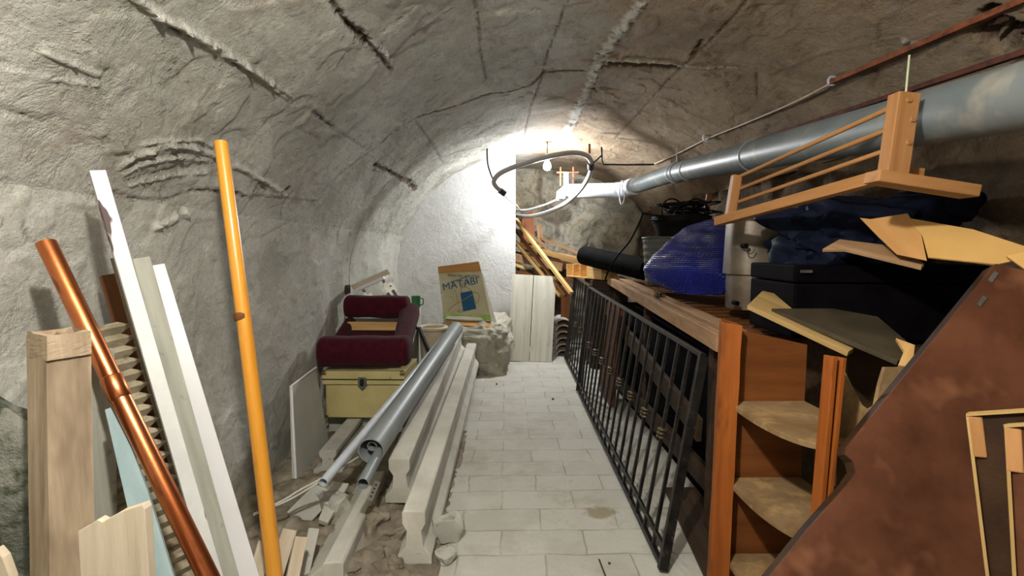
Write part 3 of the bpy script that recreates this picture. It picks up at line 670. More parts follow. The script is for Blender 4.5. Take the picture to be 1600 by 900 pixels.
# rubble carrying the beams
RK = [((-.40, 1.90, .022), (.07, .06, .028)), ((-.28, 1.62, .012), (.05, .04, .016)), ((-.47, 1.66, .035), (.05, .045, .038)), ((-.385, 1.60, .03), (.045, .04, .032)),
      ((-.20, 1.60, .045), (.022, .05, .05)), ((-.42, 1.47, .02), (.035, .03, .022)), ((-.345, 1.46, .018), (.03, .025, .02)), ((-.47, 1.42, .02), (.03, .03, .02)),
      ((-.33, 2.6, .04), (.06, .05, .045)), ((-.34, 3.45, .06), (.07, .06, .065)), ((-.66, 1.78, .045), (.045, .07, .05)), ((-.195, 1.50, .018), (.03, .03, .018))]
NM = ['flat rubble stone under the front of the higher concrete joist', 'thin stone wedged under the front end of the aisle-side joist', 'brown stone between cream sloping beam and higher joist',
      'broad brown rubble stone in the dark gap below the higher joist end', 'broken concrete lump against the right side of the aisle-side joist', 'small stone at the foot of the rubble left of the joist ends',
      'small stone at the bottom of the picture just left of the aisle-side joist', 'small stone touching the right side of the cream sloping beam', 'stone under the middle of the joists', 'stone under the far end of the joists',
      'grey lump lying left of the cream sloping beam', 'low broken lump on the floor at the front corner of the aisle-side joist']
for i, ((c, r), l) in enumerate(zip(RK, NM)): tag(rock('rubble_stone', 'rubble' if i not in (4, 11, 10) else 'concrete2', c, r, i + 2, 3.2, .32, sub=3, pw=.5, sharp=22), l, 'stone')
# wood offcuts at the foot of the pole
def off(tp_, bt_, w, th, mat, label, tilt=0):
    b = MB(); b.bar(bt_, tp_, w, th, CAM - bt_ + Vector((tilt, 0, 0))); tag(b.build('wooden_offcut', mat, bevel=.002), label, 'offcut')
for (p0, d0, p1, w, mt, lb) in [((452, 828), 1.42, (425, 915), .042, 'wood_pale', 'short pale offcut with squared end standing just right of the orange pole'),
                                ((470, 840), 1.36, (452, 925), .034, 'wood_pale', 'short pale offcut second right of the orange pole'),
                                ((490, 826), 1.47, (470, 915), .032, 'concrete2', 'grey offcut leaning beside the cream sloping beam'),
                                ((413, 850), 1.34, (398, 905), .04, 'wood_pale', 'short pale offcut half hidden behind the orange pole')]:
    a = at(p0[0], p0[1], d0); c = at(p1[0], p1[1], d0 - .10); c = floor_ext(a, c, .004); off(a, c, w, .022, mt, lb, .3)
# slabs leaning in the shadow by the wall
b = MB(); b.slab([at(448, 800, 1.72), at(492, 756, 1.80), at(528, 770, 1.80), at(470, 832, 1.68)], .02); tag(b.build('concrete_slab', 'concrete2', bevel=.002), 'grey slab fragment lying behind the pale offcuts', 'slab')
b = MB(); b.slab([at(520, 755, 1.84), at(546, 752, 1.84), at(512, 820, 1.66), at(498, 808, 1.66)], .02); tag(b.build('concrete_slab', 'concrete', bevel=.002), 'pale slab fragment resting against the left side of the cream sloping beam', 'slab')
# plasterboard panel against the wall
g = [at(463, 772, 2.0), at(455, 603, 2.14), at(494, 574, 2.44)]; g.append(Vector((g[2].x + .05, g[2].y, .01))); g[0].z = .01
t = thing('plasterboard_panel', base_of(g), 'grey plasterboard sheet with white edge leaning on the left wall by the cream case', 'panel')
b = MB(); b.slab(g, .012); b.build('sheet', 'drywall', t)
b = MB(); b.tube([g[0], g[1], g[2]], .0055, 8); b.build('paper_edge', 'plaster_edge', t)
# cream case
X0, X1, Y0, Y1, Z0, Z1 = -.95, -.52, 2.48, 2.78, .125, .375
ang = math.radians(-2)
R = Matrix.Translation((X0, Y0, 0)) @ Matrix.Rotation(ang, 4, 'Z') @ Matrix.Translation((-X0, -Y0, 0))
t = thing('storage_case', Vector(((X0 + X1) / 2, (Y0 + Y1) / 2, Z0)), 'old cream yellow case with metal latch under the maroon cushion', 'case')
b = MB(); b.box((X0 + .012, Y0 + .012, Z0), (X1 - .012, Y1, Z1 - .075)); b.rot(R).build('body', 'case', t, bevel=.006)
b = MB(); b.box((X0, Y0, Z1 - .071), (X1, Y1 + .006, Z1)); b.rot(R).build('lid', 'case', t, bevel=.005)
b = MB(); b.box((X0 + .002, Y0 - .003, Z1 - .045), (X1 - .002, Y0 + .004, Z1 - .040)); b.rot(R).build('lid_band', 'darkmetal', t)
cx = (X0 + X1) / 2 - .005
lt = MB(); lt.add([(cx - .022, Y0 - .004, Z1 - .03), (cx + .022, Y0 - .004, Z1 - .03), (cx + .024, Y0 - .004, Z1 - .075), (cx, Y0 - .004, Z1 - .10), (cx - .024, Y0 - .004, Z1 - .075),
                   (cx - .022, Y0 + .014, Z1 - .03), (cx + .022, Y0 + .014, Z1 - .03), (cx + .024, Y0 + .014, Z1 - .075), (cx, Y0 + .014, Z1 - .10), (cx - .024, Y0 + .014, Z1 - .075)],
                  [(0, 1, 2, 3, 4), (9, 8, 7, 6, 5)] + [(i, (i + 1) % 5, (i + 1) % 5 + 5, i + 5) for i in range(5)])
lo = lt.rot(R).build('latch', 'steel', t, bevel=.002)
b = MB(); b.box((cx - .009, Y0 - .012, Z1 - .075), (cx + .009, Y0 - .003, Z1 - .038)); b.rot(R).build('latch_hasp', 'darkmetal', lo, bevel=.002)
for sx in (X0 + .012, X1 - .012):
    for zz in (Z0, Z1 - .02):
        b = MB(); b.box((sx - .012, Y0 - .002 + (.012 if zz == Z0 else 0) - .004, zz), (sx + .012, Y0 + .02, zz + .02)); b.rot(R).build('corner_guard', 'brass', t, bevel=.004)
b = MB(); hx = X1 + .001
b.tube([(hx, Y0 + .10, Z1 - .06), (hx + .022, Y0 + .10, Z1 - .065), (hx + .026, Y0 + .15, Z1 - .075), (hx + .022, Y0 + .20, Z1 - .065), (hx, Y0 + .20, Z1 - .06)], .004, 8); b.rot(R).build('carry_handle', 'steel', t, smooth=True)
# support under the case
b = MB(); b.box((-.70, 2.60, .004), (-.56, 2.82, .123)); tag(b.build('concrete_block', 'concrete2', bevel=.004), 'concrete block in the shadow under the right end of the cream case', 'block')
b = MB(); b.box((-.97, 2.61, .004), (-.88, 2.80, .123)); tag(b.build('concrete_block', 'concrete2', bevel=.004), 'concrete block in the shadow under the wall end of the cream case', 'block')
# maroon upholstered frame: a front roll, a rear roll, an arm joining them on the right and a slat
def capsule(p0, p1, r0, r1, n=28, squash=(1, 1)):
    b = MB(); d = p1 - p0; L = d.length; m = frame(p0, d); vs_ = []; K = 16
    prof = []
    for i in range(7): a = math.pi / 2 * i / 6; prof.append((r0 * .55 * (1 - math.cos(a)) if False else r0 * .45 * (1 - math.cos(a)), .02 + math.sin(a)))
    prof = [(0, .0)] + [(r0 * .42 * (1 - math.cos(math.pi / 2 * i / 6)), math.sin(math.pi / 2 * i / 6) ** .7) for i in range(1, 7)]
    prof += [(L * k / 10, 1) for k in range(1, 10) if r0 * .45 < L * k / 10 < L - r0 * .45]
    prof += [(L - a_, s_) for a_, s_ in prof[6::-1]]
    for x, s_ in prof:
        rr = (r0 + (r1 - r0) * x / L) * s_ * (1 + .025 * math.sin(x * 31))
        for j in range(n):
            th = 2 * math.pi * j / n; cy, cz = math.cos(th), math.sin(th)
            cy = math.copysign(abs(cy) ** .75, cy); cz = math.copysign(abs(cz) ** .75, cz)
            vs_.append(m @ Vector((x, cy * rr * squash[0], cz * rr * squash[1])))
    k = len(prof); fs = [(i * n + j, i * n + (j + 1) % n, (i + 1) * n + (j + 1) % n, (i + 1) * n + j) for i in range(k - 1) for j in range(n)]
    b.add(vs_, fs); b.frame = m; return b
t = thing('upholstered_cushion', Vector((-.74, 2.62, .38)), 'maroon velvet armrest frame of two padded rolls lying on the cream case', 'cushion')
fl0, fl1 = Vector((-.975, 2.52, .472)), Vector((-.49, 2.50, .478))
capsule(fl0, fl1, .078, .076, squash=(1, 1.0)).build('front_roll', 'velvet', t, smooth=True, angle=60)
bl0, bl1 = Vector((-.985, 2.98, .655)), Vector((-.585, 2.96, .650))
capsule(bl0, bl1, .066, .070, squash=(1, 1.0)).build('rear_roll', 'velvet', t, smooth=True, angle=60)
capsule(Vector((-.545, 2.49, .480)), Vector((-.590, 3.00, .625)), .048, .058).build('right_arm', 'velvet', t, smooth=True, angle=60)
capsule(Vector((-.955, 2.60, .43)), Vector((-.950, 2.98, .56)), .028, .034).build('left_arm', 'velvet', t, smooth=True, angle=60)
b = MB(); b.bar(Vector((-.945, 2.90, .545)), Vector((-.63, 2.88, .545)), .02, .05); b.build('wooden_slat', 'wood_yellow', t, bevel=.002)
b = MB(); b.slab([Vector((-.94, 2.57, .395)), Vector((-.55, 2.57, .395)), Vector((-.55, 2.93, .53)), Vector((-.94, 2.93, .53))], .015, Vector((0, 0, -1))); b.build('base_panel', 'velvet', t)
# things piled behind the cushion
b = MB(); b.bar(at(551, 449, 3.2), at(608, 424, 3.12), .018, .032, UPC * .3 + Vector((0, 0, 1))); tag(b.build('wooden_strip', 'wood_pale', bevel=.002), 'pale wooden strip resting at a slant on the metal runners behind the cushion', 'strip')
b = MB(); b.bar(at(558, 453, 3.12), at(600, 434, 3.06), .016, .02, Vector((0, 0, 1))); tag(b.build('white_strip', 'white_clean', bevel=.002), 'short white strip against the underside of the slanting wooden strip', 'strip')
b = MB(); p = at(537, 452, 3.15); b.bar(p - Vector((.03, 0, 0)), p + Vector((.035, 0, 0)), .06, .055, Vector((.3, 0, 1))); tag(b.build('wood_block', 'wood_dark', bevel=.002), 'small dark square block end at the wall above the maroon cushion', 'block')
def runner(px0, px1, D, w, label):
    a = at(*px0, D); c_ = at(*px1, D); c_ = floor_ext(a, c_, .62)
    d_ = (c_ - a).normalized(); t_ = thing('metal_runner', c_, label, 'bracket', )
    b = MB(); b.bar(c_, a, w, .012, CAM - a); b.build('plate', 'steel', t_, bevel=.001)
    side = d_.cross((CAM - a).normalized()).normalized(); q = a + d_ * .05 + (CAM - a).normalized() * .009
    for s_ in (-.22, .22):
        b = MB(); b.bar(q + side * w * s_ + d_ * .30, q + side * w * s_, w * .24, .008, CAM - a); b.build('slot', 'darkmetal', t_)
    b = MB(); b.bar(a, a - d_ * .055, w * .25, .008, CAM - a); b.build('tongue', 'steel', t_)
    b = MB(); nn = (CAM - a).normalized(); q2 = a + d_ * .022 - side * w * .25; b.tube([q2 + nn * .004, q2 + nn * .009], .006, 12); b.build('rivet', 'darkmetal', t_)
    # rests with its lower end on the block behind the cushion
runner((603, 445), (640, 505), 3.16, .085, 'slotted grey metal runner with black slots slanting behind the maroon cushion')
runner((572, 461), (600, 512), 3.22, .075, 'grey metal runner plate lower and left of the slotted one behind the cushion')
b = MB(); b.box((-.97, 3.12, .004), (-.60, 3.42, .56)); tag(b.build('storage_box', 'drywall', bevel=.004), 'grey box mostly hidden behind the maroon cushion', 'box')
# bottles
def bottle(c, h, r, label, neck=True, mat='glass_green', nm='bottle'):
    t_ = thing(nm, c, label, 'bottle')
    b = MB(); b.lathe(c, [(0, 0), (r, 0), (r, h * .62), (r * .42, h * .8), (r * .42, h * .93), (0, h * .93)], 20); b.build('body', mat, t_, smooth=True)
    b = MB(); b.lathe(c + Vector((0, 0, h * .9)), [(0, 0), (r * .5, 0), (r * .5, h * .1), (0, h * .1)], 16); b.build('cap', 'glass_white', t_, smooth=True)
    return t_
b = MB(); b.box((-.70, 3.60, .004), (-.645, 3.70, .56))
tag(b.build('wood_block', 'wood_pale', bevel=.003), 'pale upright block behind the cushion carrying the green mug', 'block')
# green mug with a handle
q = at(650, 479, 3.65); q.z = .562
t = thing('green_mug', q, 'dark green mug with a loop handle behind the maroon cushion', 'mug')
b = MB(); b.lathe(q, [(0, 0), (.030, 0), (.034, .09), (.031, .09), (.027, .006), (0, .006)], 24); b.build('cup', 'glass_green', t, smooth=True)
b = MB(); b.tube([q + Vector((.028, 0, .075)), q + Vector((.055, 0, .07)), q + Vector((.055, 0, .03)), q + Vector((.028, 0, .02))], .005, 8); b.build('handle', 'glass_green', t, smooth=True)
q = at(636, 485, 3.50); q.z = .40
b = MB(); b.box((q.x - .04, 3.455, .004), (q.x + .04, 3.545, .398)); tag(b.build('wood_block', 'drywall', bevel=.003), 'grey upright block behind the cushion carrying the green capped bottle', 'block')
bottle(q, .20, .028, 'small green bottle with pale cap left of the green mug')
# bucket with thick rim
c = at(676, 512, 3.30); zb = c.z; c.z = .004
t = thing('ceramic_bucket', c, 'round cream bucket with a thick rim behind the pipes', 'bucket')
b = MB(); b.lathe(c, [(0, 0), (.065, 0), (.092, zb - .01), (.082, zb - .01), (.058, .012), (0, .012)], 36); b.build('body', 'ceramic', t, smooth=True)
b = MB(); b.tube([c + Vector((.092 * math.cos(a), .092 * math.sin(a), zb - .006)) for a in [2 * math.pi * i / 36 for i in range(36)]], .014, 12, closed=True); b.build('rim', 'ceramic', t, smooth=True)
# black strut leaning by the case
b = MB(); b.bar(at(672, 552, 2.95), at(655, 512, 3.08), .016, .02, CAM); tag(b.build('metal_strut', 'darkmetal', bevel=.001), 'short black strut leaning between the cushion and the white pipe', 'strut')

# pipes on top of the joists
tpA, tpB = at(580, 705, 1.68), at(713, 513, 3.35)
t = thing('drain_pipe', tpA, 'big grey plastic drain pipe lying on the joists, round end towards the viewer', 'pipe')
b = MB(); b.pipe(tpA, tpB, .0470, .0435, 48); b.build('tube', 'pvc', t, smooth=True)
q = at(578, 702, 1.675); dr = (tpB - tpA).normalized(); q = q + dr * .02
b = MB(); b.pipe(q, q + dr * .5, .0175, .0150, 32); tag(b.build('conduit_pipe', 'pvc', smooth=True), 'small grey pipe end flush inside the mouth of the big drain pipe', 'pipe')
p0 = at(567, 756, 1.50); p1 = at(592, 708, 1.72); p1 = tpA + dr * .22 + Vector((0.004, 0, -.022))
b = MB(); b.pipe(p0, p1, .0190, .0165, 32); tag(b.build('conduit_pipe', 'pvc', smooth=True), 'grey pipe poking out of the big drain pipe towards the viewer', 'pipe')
b = MB(); p0 = at(505, 754, 1.62); p1 = at(706, 512, 3.30); b.pipe(p0, p1, .0165, .0140, 32)
tag(b.build('conduit_pipe', 'pvc_white_lit', smooth=True), 'long thin white pipe running left of the big grey drain pipe', 'pipe')
b = MB(); p = at(577, 782, 1.66); q = at(590, 752, 1.72); b.bar(p, q, .020, .002, CAM - p)
tt = tag(b.build('perforated_strap', 'white_clean'), 'short white perforated strap lying under the protruding grey pipe', 'strap')
dd = (q - p) / 5; fr = frame(p, q - p, CAM - p)
for i in range(1, 5):
    b = MB(); cpt = p + dd * i; n_ = Vector((fr[0][2], fr[1][2], fr[2][2])); b.tube([cpt + n_ * .0003, cpt + n_ * .0016], .0035, 8)
    o_ = b.build('slot_hole', 'darkmetal'); o_.parent = tt; o_.matrix_local = WM[tt.name].inverted() @ WM[o_.name]
# white tape strands tying the pipes
def strand(pts, r, nm, mt, lb, cat, n=8):
    b = MB(); P = [];
    for i in range(len(pts) - 1):
        p0_, p1_ = pts[max(i - 1, 0)], pts[i]; p2_, p3_ = pts[i + 1], pts[min(i + 2, len(pts) - 1)]
        for k in range(6):
            s_ = k / 6; P.append(.5 * ((2 * p1_) + (p2_ - p0_) * s_ + (2 * p0_ - 5 * p1_ + 4 * p2_ - p3_) * s_ ** 2 + (3 * p1_ - p0_ - 3 * p2_ + p3_) * s_ ** 3))
    P.append(pts[-1]); b.tube(P, r, n)
    o_ = b.build(nm, mt, smooth=True, angle=60)
    if lb: tag(o_, lb, cat)
    return o_
t = thing('tape_strand', at(395, 805, 1.55), 'twisted white plastic tape stretched from the wall to the thin white pipe', 'tape')
for dz, mt in ((0, 'rope'), (6, 'rope')):
    o_ = strand([at(396, 805 - dz * .3, 1.56), at(442, 782 + dz * .6, 1.60), at(468, 766 + dz, 1.62), at(497, 751 + dz * .5, 1.625)], .0035, 'strand', mt, None, None)
    o_.parent = t; o_.matrix_local = WM[t.name].inverted() @ WM[o_.name]
o_ = strand([at(497, 750, 1.645), at(530, 732, 1.75), at(560, 714, 1.86)], .003, 'strand', 'rope', None, None); o_.parent = t; o_.matrix_local = WM[t.name].inverted() @ WM[o_.name]

# ================================================================ FAR END
o = rock('plaster_mound', 'mound', (-.265, 4.16, .185), (.295, .36, .235), 7, 5, .15, flat=1, sub=6, pw=.45, sharp=25)
tag(o, 'rough lumpy plaster plinth at the foot of the white partition', 'plinth')
# carton
cw = [at(692, 498, 3.93), at(768, 502, 3.96), at(749, 411, 4.02), at(684, 417, 4.00)]
n_ = (cw[1] - cw[0]).cross(cw[3] - cw[0]).normalized(); cw[2] -= n_ * (cw[2] - cw[0]).dot(n_)
if n_.y < 0: n_ = -n_
t = thing('cardboard_carton', base_of(cw), 'tattered cream carton printed with a blue sprayer standing on the plaster plinth', 'box')
fx = (cw[1] - cw[0]); fz = (cw[3] - cw[0])
def on(u, v, e=0.0): return cw[0] + fx * u + (cw[3] - cw[0]) * v + ((cw[2] - cw[3]) - fx) * u * v - n_ * e
dp = n_ * .16
def quad(pts_, th): b_ = MB(); b_.slab(pts_, th, n_); return b_
pp = [on(0, 0), on(.5, -.015), on(1, 0), on(1.0, .5), on(1, 1), on(0, 1), on(.02, .55), on(-.01, .5), on(.035, .45), on(.01, .38), on(.03, .3)]
b = MB(); b.slab(pp, .005, n_); b.build('front_panel', 'card', t)
b = MB(); b.slab([on(1, 0, -.006), on(1, 0, -.16), on(.985, 1, -.16), on(1, 1, -.006)], .005, -fx); b.build('side_panel', 'torn', t)
b = MB(); b.slab([on(.02, 0, -.006), on(.02, 0, -.16), on(0, 1, -.16), on(0, 1, -.006)], .005, fx); b.build('side_panel', 'card', t)
b = MB(); b.slab([on(0, .0, -.165), on(1, 0, -.165), on(.985, 1.05, -.165), on(0, 1.02, -.165)], .005, n_); b.build('back_panel', 'card_brown', t)
b = MB(); b.slab([on(.0, .87, .002), on(1.0, .86, .002), on(.99, 1.03, .012), on(.0, 1.0, .012)], .004, n_); tag(b.build('top_flap', 'card_brown', t), 'brown turned down top flap')
b = MB(); b.slab([on(.0, -.03, .002), on(1.08, -.03, .002), on(1.08, -.11, .05), on(.4, -.10, .05)], .004, n_); b.build('bottom_flap', 'card_brown', t)
b = MB(); b.slab([on(1.0, .0, .001), on(1.10, -.02, .004), on(1.05, .45, .002), on(1.045, .7, .002), on(1.0, 1, .001)], .004, n_); tag(b.build('torn_edge', 'torn', t), 'torn white paper edge')
b = MB(); b.slab([on(.03, .02, .003), on(.99, .02, .003), on(.99, .11, .003), on(.5, .085, .003), on(.03, .10, .003)], .0008, n_); tag(b.build('green_band', 'ink_green', t), 'green printed band')
b = MB(); b.slab([on(.05, .0, .005), on(.85, .01, .005), on(.8, .055, .005), on(.4, .065, .005), on(.1, .05, .005)], .0008, n_); b.build('torn_band', 'torn', t)
b = MB(); b.slab([on(.44, .15, .004), on(.73, .21, .004), on(.71, .53, .004), on(.44, .49, .004)], .0008, n_); tag(b.build('sprayer_print', 'ink_blue', t), 'printed blue knapsack sprayer')
def line(pts_, r, nm='printed_line', mt='ink_tan'):
    b_ = MB(); b_.tube([on(u, v, .005) for u, v in pts_], r, 6); b_.build(nm, mt, t)
line([(.46, .5), (.48, .58), (.56, .6), (.66, .56), (.70, .52)], .0032)
line([(.70, .50), (.80, .50), (.85, .44), (.80, .33), (.73, .30)], .0030)
line([(.12, .14), (.20, .22), (.33, .30), (.44, .34), (.70, .46)], .0026)
line([(.33, .16), (.38, .13), (.42, .16), (.38, .20), (.33, .16)], .0030)
line([(.50, .6), (.5, .66), (.57, .66), (.6, .6)], .0030)
line([(.36, .32), (.35, .45), (.32, .55)], .0020)
line([(.52, .70), (.95, .70), (.955, .12)], .0010)
def text(body, u, v, size, rot, mt, nm):
    cu = bpy.data.curves.new(nm, 'FONT'); cu.body = body; cu.size = size; cu.extrude = .0006; cu.offset = 0.0
    o_ = bpy.data.objects.new(nm, cu); C.objects.link(o_)
    me = bpy.data.meshes.new_from_object(o_); bpy.data.objects.remove(o_); me.materials.clear(); me.materials.append(M[mt])
    o2 = bpy.data.objects.new(nm, me); C.objects.link(o2); m_ = frame(on(u, v, .006), fx, -n_) @ Matrix.Rotation(rot, 4, 'Z')
    o2.parent = t; o2.matrix_local = WM[t.name].inverted() @ m_; o2['label'] = 'printed lettering'; return o2
text('MATABI', .065, .535, .084, math.radians(15), 'ink_blue', 'brand_lettering')
line([(.24, .690), (.63, .775)], .0028, 'logo_bar', 'ink_blue'); line([(.63, .775), (.675, .66)], .0032, 'logo_bar', 'ink_blue')
text('SPRAYER-SPRUTER', .20, .805, .032, 0, 'ink_dark', 'heading_lettering')

# whitewashed twin board leaning at the partition edge
g = [at(793, 565, 4.30), at(862, 569, 4.26), at(869, 432, 4.47), at(800, 428, 4.49)]; g[0].z = g[1].z = .003
t = thing('whitewashed_board', base_of(g), 'wide whitewashed board of two planks leaning at the end of the aisle', 'board')
h1 = [g[0], g[0].lerp(g[1], .485), g[3].lerp(g[2], .485), g[3]]; h2 = [g[0].lerp(g[1], .50), g[1], g[2], g[3].lerp(g[2], .50)]
for h_ in (h1, h2): b = MB(); b.slab(h_, .016); b.build('plank', 'whitewash', t, bevel=.001)
# roof tiles stack
for i in range(6):
    z0 = .005 + i * .058; c = Vector((.545, 4.50 + .006 * i, z0)); b = MB(); vs_ = []; n = 12; L_ = .30
    for y in (0, L_):
        for rr in (.075, .063):
            for k in range(n + 1):
                a = math.pi * k / n; vs_.append((c.x + rr * math.cos(a) * (1.0), c.y + y, z0 + rr * math.sin(a) * .75 + (0 if rr > .07 else 0)))
    m = n + 1; fs = []
    for k in range(n): fs += [(k, k + 1, 2 * m + k + 1, 2 * m + k), (m + k, 3 * m + k, 3 * m + k + 1, m + k + 1), (k, m + k, m + k + 1, k + 1), (2 * m + k, 2 * m + k + 1, 3 * m + k + 1, 3 * m + k)]
    fs += [(0, 2 * m, 3 * m, m), (n, m + n, 3 * m + n, 2 * m + n)]
    b.add(vs_, fs); tag(b.build('roof_tile', 'tile'), 'curved pale clay roof tile in the stack beside the whitewashed board', 'tile', 'curved roof tiles stacked by the whitewashed board')
# long mouldings and planks behind the partition
def stick(a, c, w, h, mt, lb, up=Vector((0, 0, 1)), nm='timber_plank'):
    b_ = MB(); b_.bar(a, c, w, h, up); return tag(b_.build(nm, mt, bevel=.0015), lb, 'plank')
stick(at(893, 458, 4.22), at(800, 335, 5.15), .035, .03, 'wood_yellow', 'long yellow moulding slanting down to the right, uppermost of the crossing sticks')
stick(at(884, 462, 4.30), at(800, 352, 5.20), .03, .024, 'wood_brown', 'brown purple moulding just below the uppermost yellow moulding')
stick(at(876, 462, 4.38), at(800, 372, 5.22), .03, .03, 'wood_yellow', 'second yellow moulding slanting below the brown one')
stick(at(925, 415, 4.75), at(795, 378, 5.32), .04, .05, 'wood_yellow', 'long flat yellow plank lying across the timber heap')
stick(at(935, 408, 4.85), at(840, 370, 5.42), .04, .025, 'wood_bench', 'thin brown plank along the top of the timber heap against the stone wall')
stick(at(930, 424, 4.7), at(800, 396, 5.22), .05, .06, 'wood_brown', 'dark brown plank in the timber heap under the flat yellow plank')
stick(at(880, 418, 4.85), at(795, 400, 5.10), .06, .08, 'wood_bench', 'thick short pale timber showing its end in the heap behind the partition')
stick(at(900, 440, 4.7), at(796, 425, 5.0), .05, .04, 'wood_brown', 'brown plank low in the timber heap behind the whitewashed board')
stick(at(885, 440, 4.95), at(800, 412, 5.05), .05, .03, 'wood_yellow', 'yellow plank end low in the heap behind the whitewashed board')
stick(at(912, 404, 4.95), at(806, 384, 5.30), .03, .02, 'wood_yellow', 'narrow yellow lath between brown planks at the top of the timber heap')
stick(Vector((at(884, 446, 4.66).x, 4.66, .004)), at(884, 446, 4.66), .09, .03, 'wood_brown', 'upright brown board just right of the top of the whitewashed board', UPC)
stick(at(880, 412, 5.02), at(812, 352, 5.45), .03, .02, 'wood_bench', 'short lath leaning left behind the yellow mouldings near the partition edge')
b = MB(); b.box((.14, 4.95, .004), (.62, 5.45, .80)); tag(b.build('wooden_crate', 'wood_dark', bevel=.004), 'dark crate carrying the timber heap behind the partition', 'crate')
b = MB(); b.slab([at(815, 335, 5.45), at(833, 330, 5.45), at(836, 380, 5.40), at(818, 380, 5.40)], .02); tag(b.build('orange_board', 'wood_orange', bevel=.002), 'small orange board end standing beside the partition edge under the hose', 'board')
b = MB(); b.slab([at(838, 352, 5.40), at(846, 350, 5.40), at(852, 385, 5.36), at(842, 388, 5.36)], .02); tag(b.build('wooden_wedge', 'wood_bench', bevel=.002), 'short upright wood piece right of the small orange board end', 'board')
# ================================================================ RIGHT: railings, slatted platform and what lies on it
def lerp(a, b_, t_): return a + (b_ - a) * t_
def railing(nb, fb, nt_, ft, nbars, collars, label, r=.0055, post=.019):
    t_ = thing('iron_railing', (nb + fb) / 2, label, 'railing', )
    out = (nt_ - nb).cross(fb - nb).normalized()
    for nm, a, c_, w in (('post', nb, nt_, post), ('post', fb, ft, post), ('bottom_rail', nb + (nt_ - nb) * .012, fb + (ft - fb) * .012, .012), ('top_rail', nt_, ft, .014), ('lower_rail', lerp(nb, nt_, .085), lerp(fb, ft, .085), .009)):
        b_ = MB(); b_.bar(a, c_, w, w * 1.5, out); b_.build(nm, 'iron', t_, bevel=.001)
    for i in range(nbars):
        s_ = (i + 1) / (nbars + 1); a = lerp(nb, fb, s_); c_ = lerp(nt_, ft, s_)
        b_ = MB(); b_.bar(a, c_, r * 2, r * 2, out); br = b_.build('bar', 'iron', t_)
        if i in collars:
            for q_ in (.485, .505, .525):
                m_ = lerp(a, c_, q_); d_ = (c_ - a).normalized()
                b_ = MB(); b_.tube([m_ - d_ * .006, m_ - d_ * .003, m_ + d_ * .003, m_ + d_ * .006], [.012, .0185, .0185, .012], 14); b_.build('collar', 'collar', br, smooth=True)
    return t_
nb, fb = atz(1035, 890, .012), atz(903, 611, .012); nt_, ft = at(1099, 556, 1.54), at(922, 449, 3.40)
railing(nb, fb, nt_, ft, 17, (1, 3, 5, 7, 9, 11, 13, 15), 'long black iron railing panel leaning along the right of the aisle')
nb2, fb2 = atz(907, 608, .012), atz(884, 562, .012); nt2, ft2 = at(923, 447, 3.55), at(899, 433, 4.45)
railing(nb2, fb2, nt2, ft2, 6, (1, 3), 'short black iron railing panel beyond the long one')
# slatted platform
pn0, pn1 = at(1127, 536, 1.50), at(952, 438, 3.85)
t = thing('slatted_platform', Vector((1.1, 2.6, 0)), 'long timber frame with reddish slats carrying the bag and buckets', 'platform')
b = MB(); b.bar(pn0, pn1, .030, .058); b.build('front_rail', 'wood_bench', t, bevel=.002)
off_ = Vector((.062, .0, .022))
b = MB(); b.bar(pn0 + off_ + Vector((-.0, .02, 0)), pn1 + off_, .055, .03); b.build('inner_rail', 'wood_yellow' if False else 'wood_bench', t, bevel=.002)
nz = pn0.z
ys = [1.62 + k * .095 for k in range(24)]
for y in ys:
    f = (y - pn0.y) / (pn1.y - pn0.y); p = lerp(pn0, pn1, f) + Vector((.095, 0, -.005))
    b = MB(); b.bar(p, Vector((1.46, y + .03, p.z)), .07, .014); b.build('slat', 'wood_brown', t, bevel=.001)
b = MB(); b.bar(Vector((1.48, 1.6, pn0.z)), Vector((1.48, 3.86, pn1.z)), .03, .06); b.build('back_rail', 'wood_bench', t)
for (x, y) in ((pn0.x + .05, 1.64), (1.46, 1.64), (pn1.x + .05, 3.8), (1.46, 3.8), (.80, 2.7)):
    b = MB(); b.box((x - .02, y - .02, .004), (x + .02, y + .02, .67)); b.build('leg', 'wood_dark', t)
# bolt and wing nut on the front timber
q = at(1014, 470, 2.42); q = lerp(pn0, pn1, (q.y - pn0.y) / (pn1.y - pn0.y)) + Vector((.035, 0, .045))
t2 = thing('bolt_fitting', q, 'small brass bolt fitting with a ring on the long front timber', 'fitting')
b = MB(); b.tube([q + Vector((-.03, 0, .0)), q + Vector((.03, 0, 0))], .008, 12); b.build('bolt', 'brass', t2, smooth=True)
b = MB(); b.tube([q + Vector((0, 0, -.016)), q + Vector((0, 0, .01))], .013, 12); b.build('nut', 'darkmetal', t2, smooth=True)
b = MB(); b.tube([q + Vector((-.012 + .012 * math.cos(a), 0, .026 + .012 * math.sin(a))) for a in [math.pi * 2 * i / 16 for i in range(16)]], .0025, 6, closed=True); b.build('ring', 'brass', t2, smooth=True)
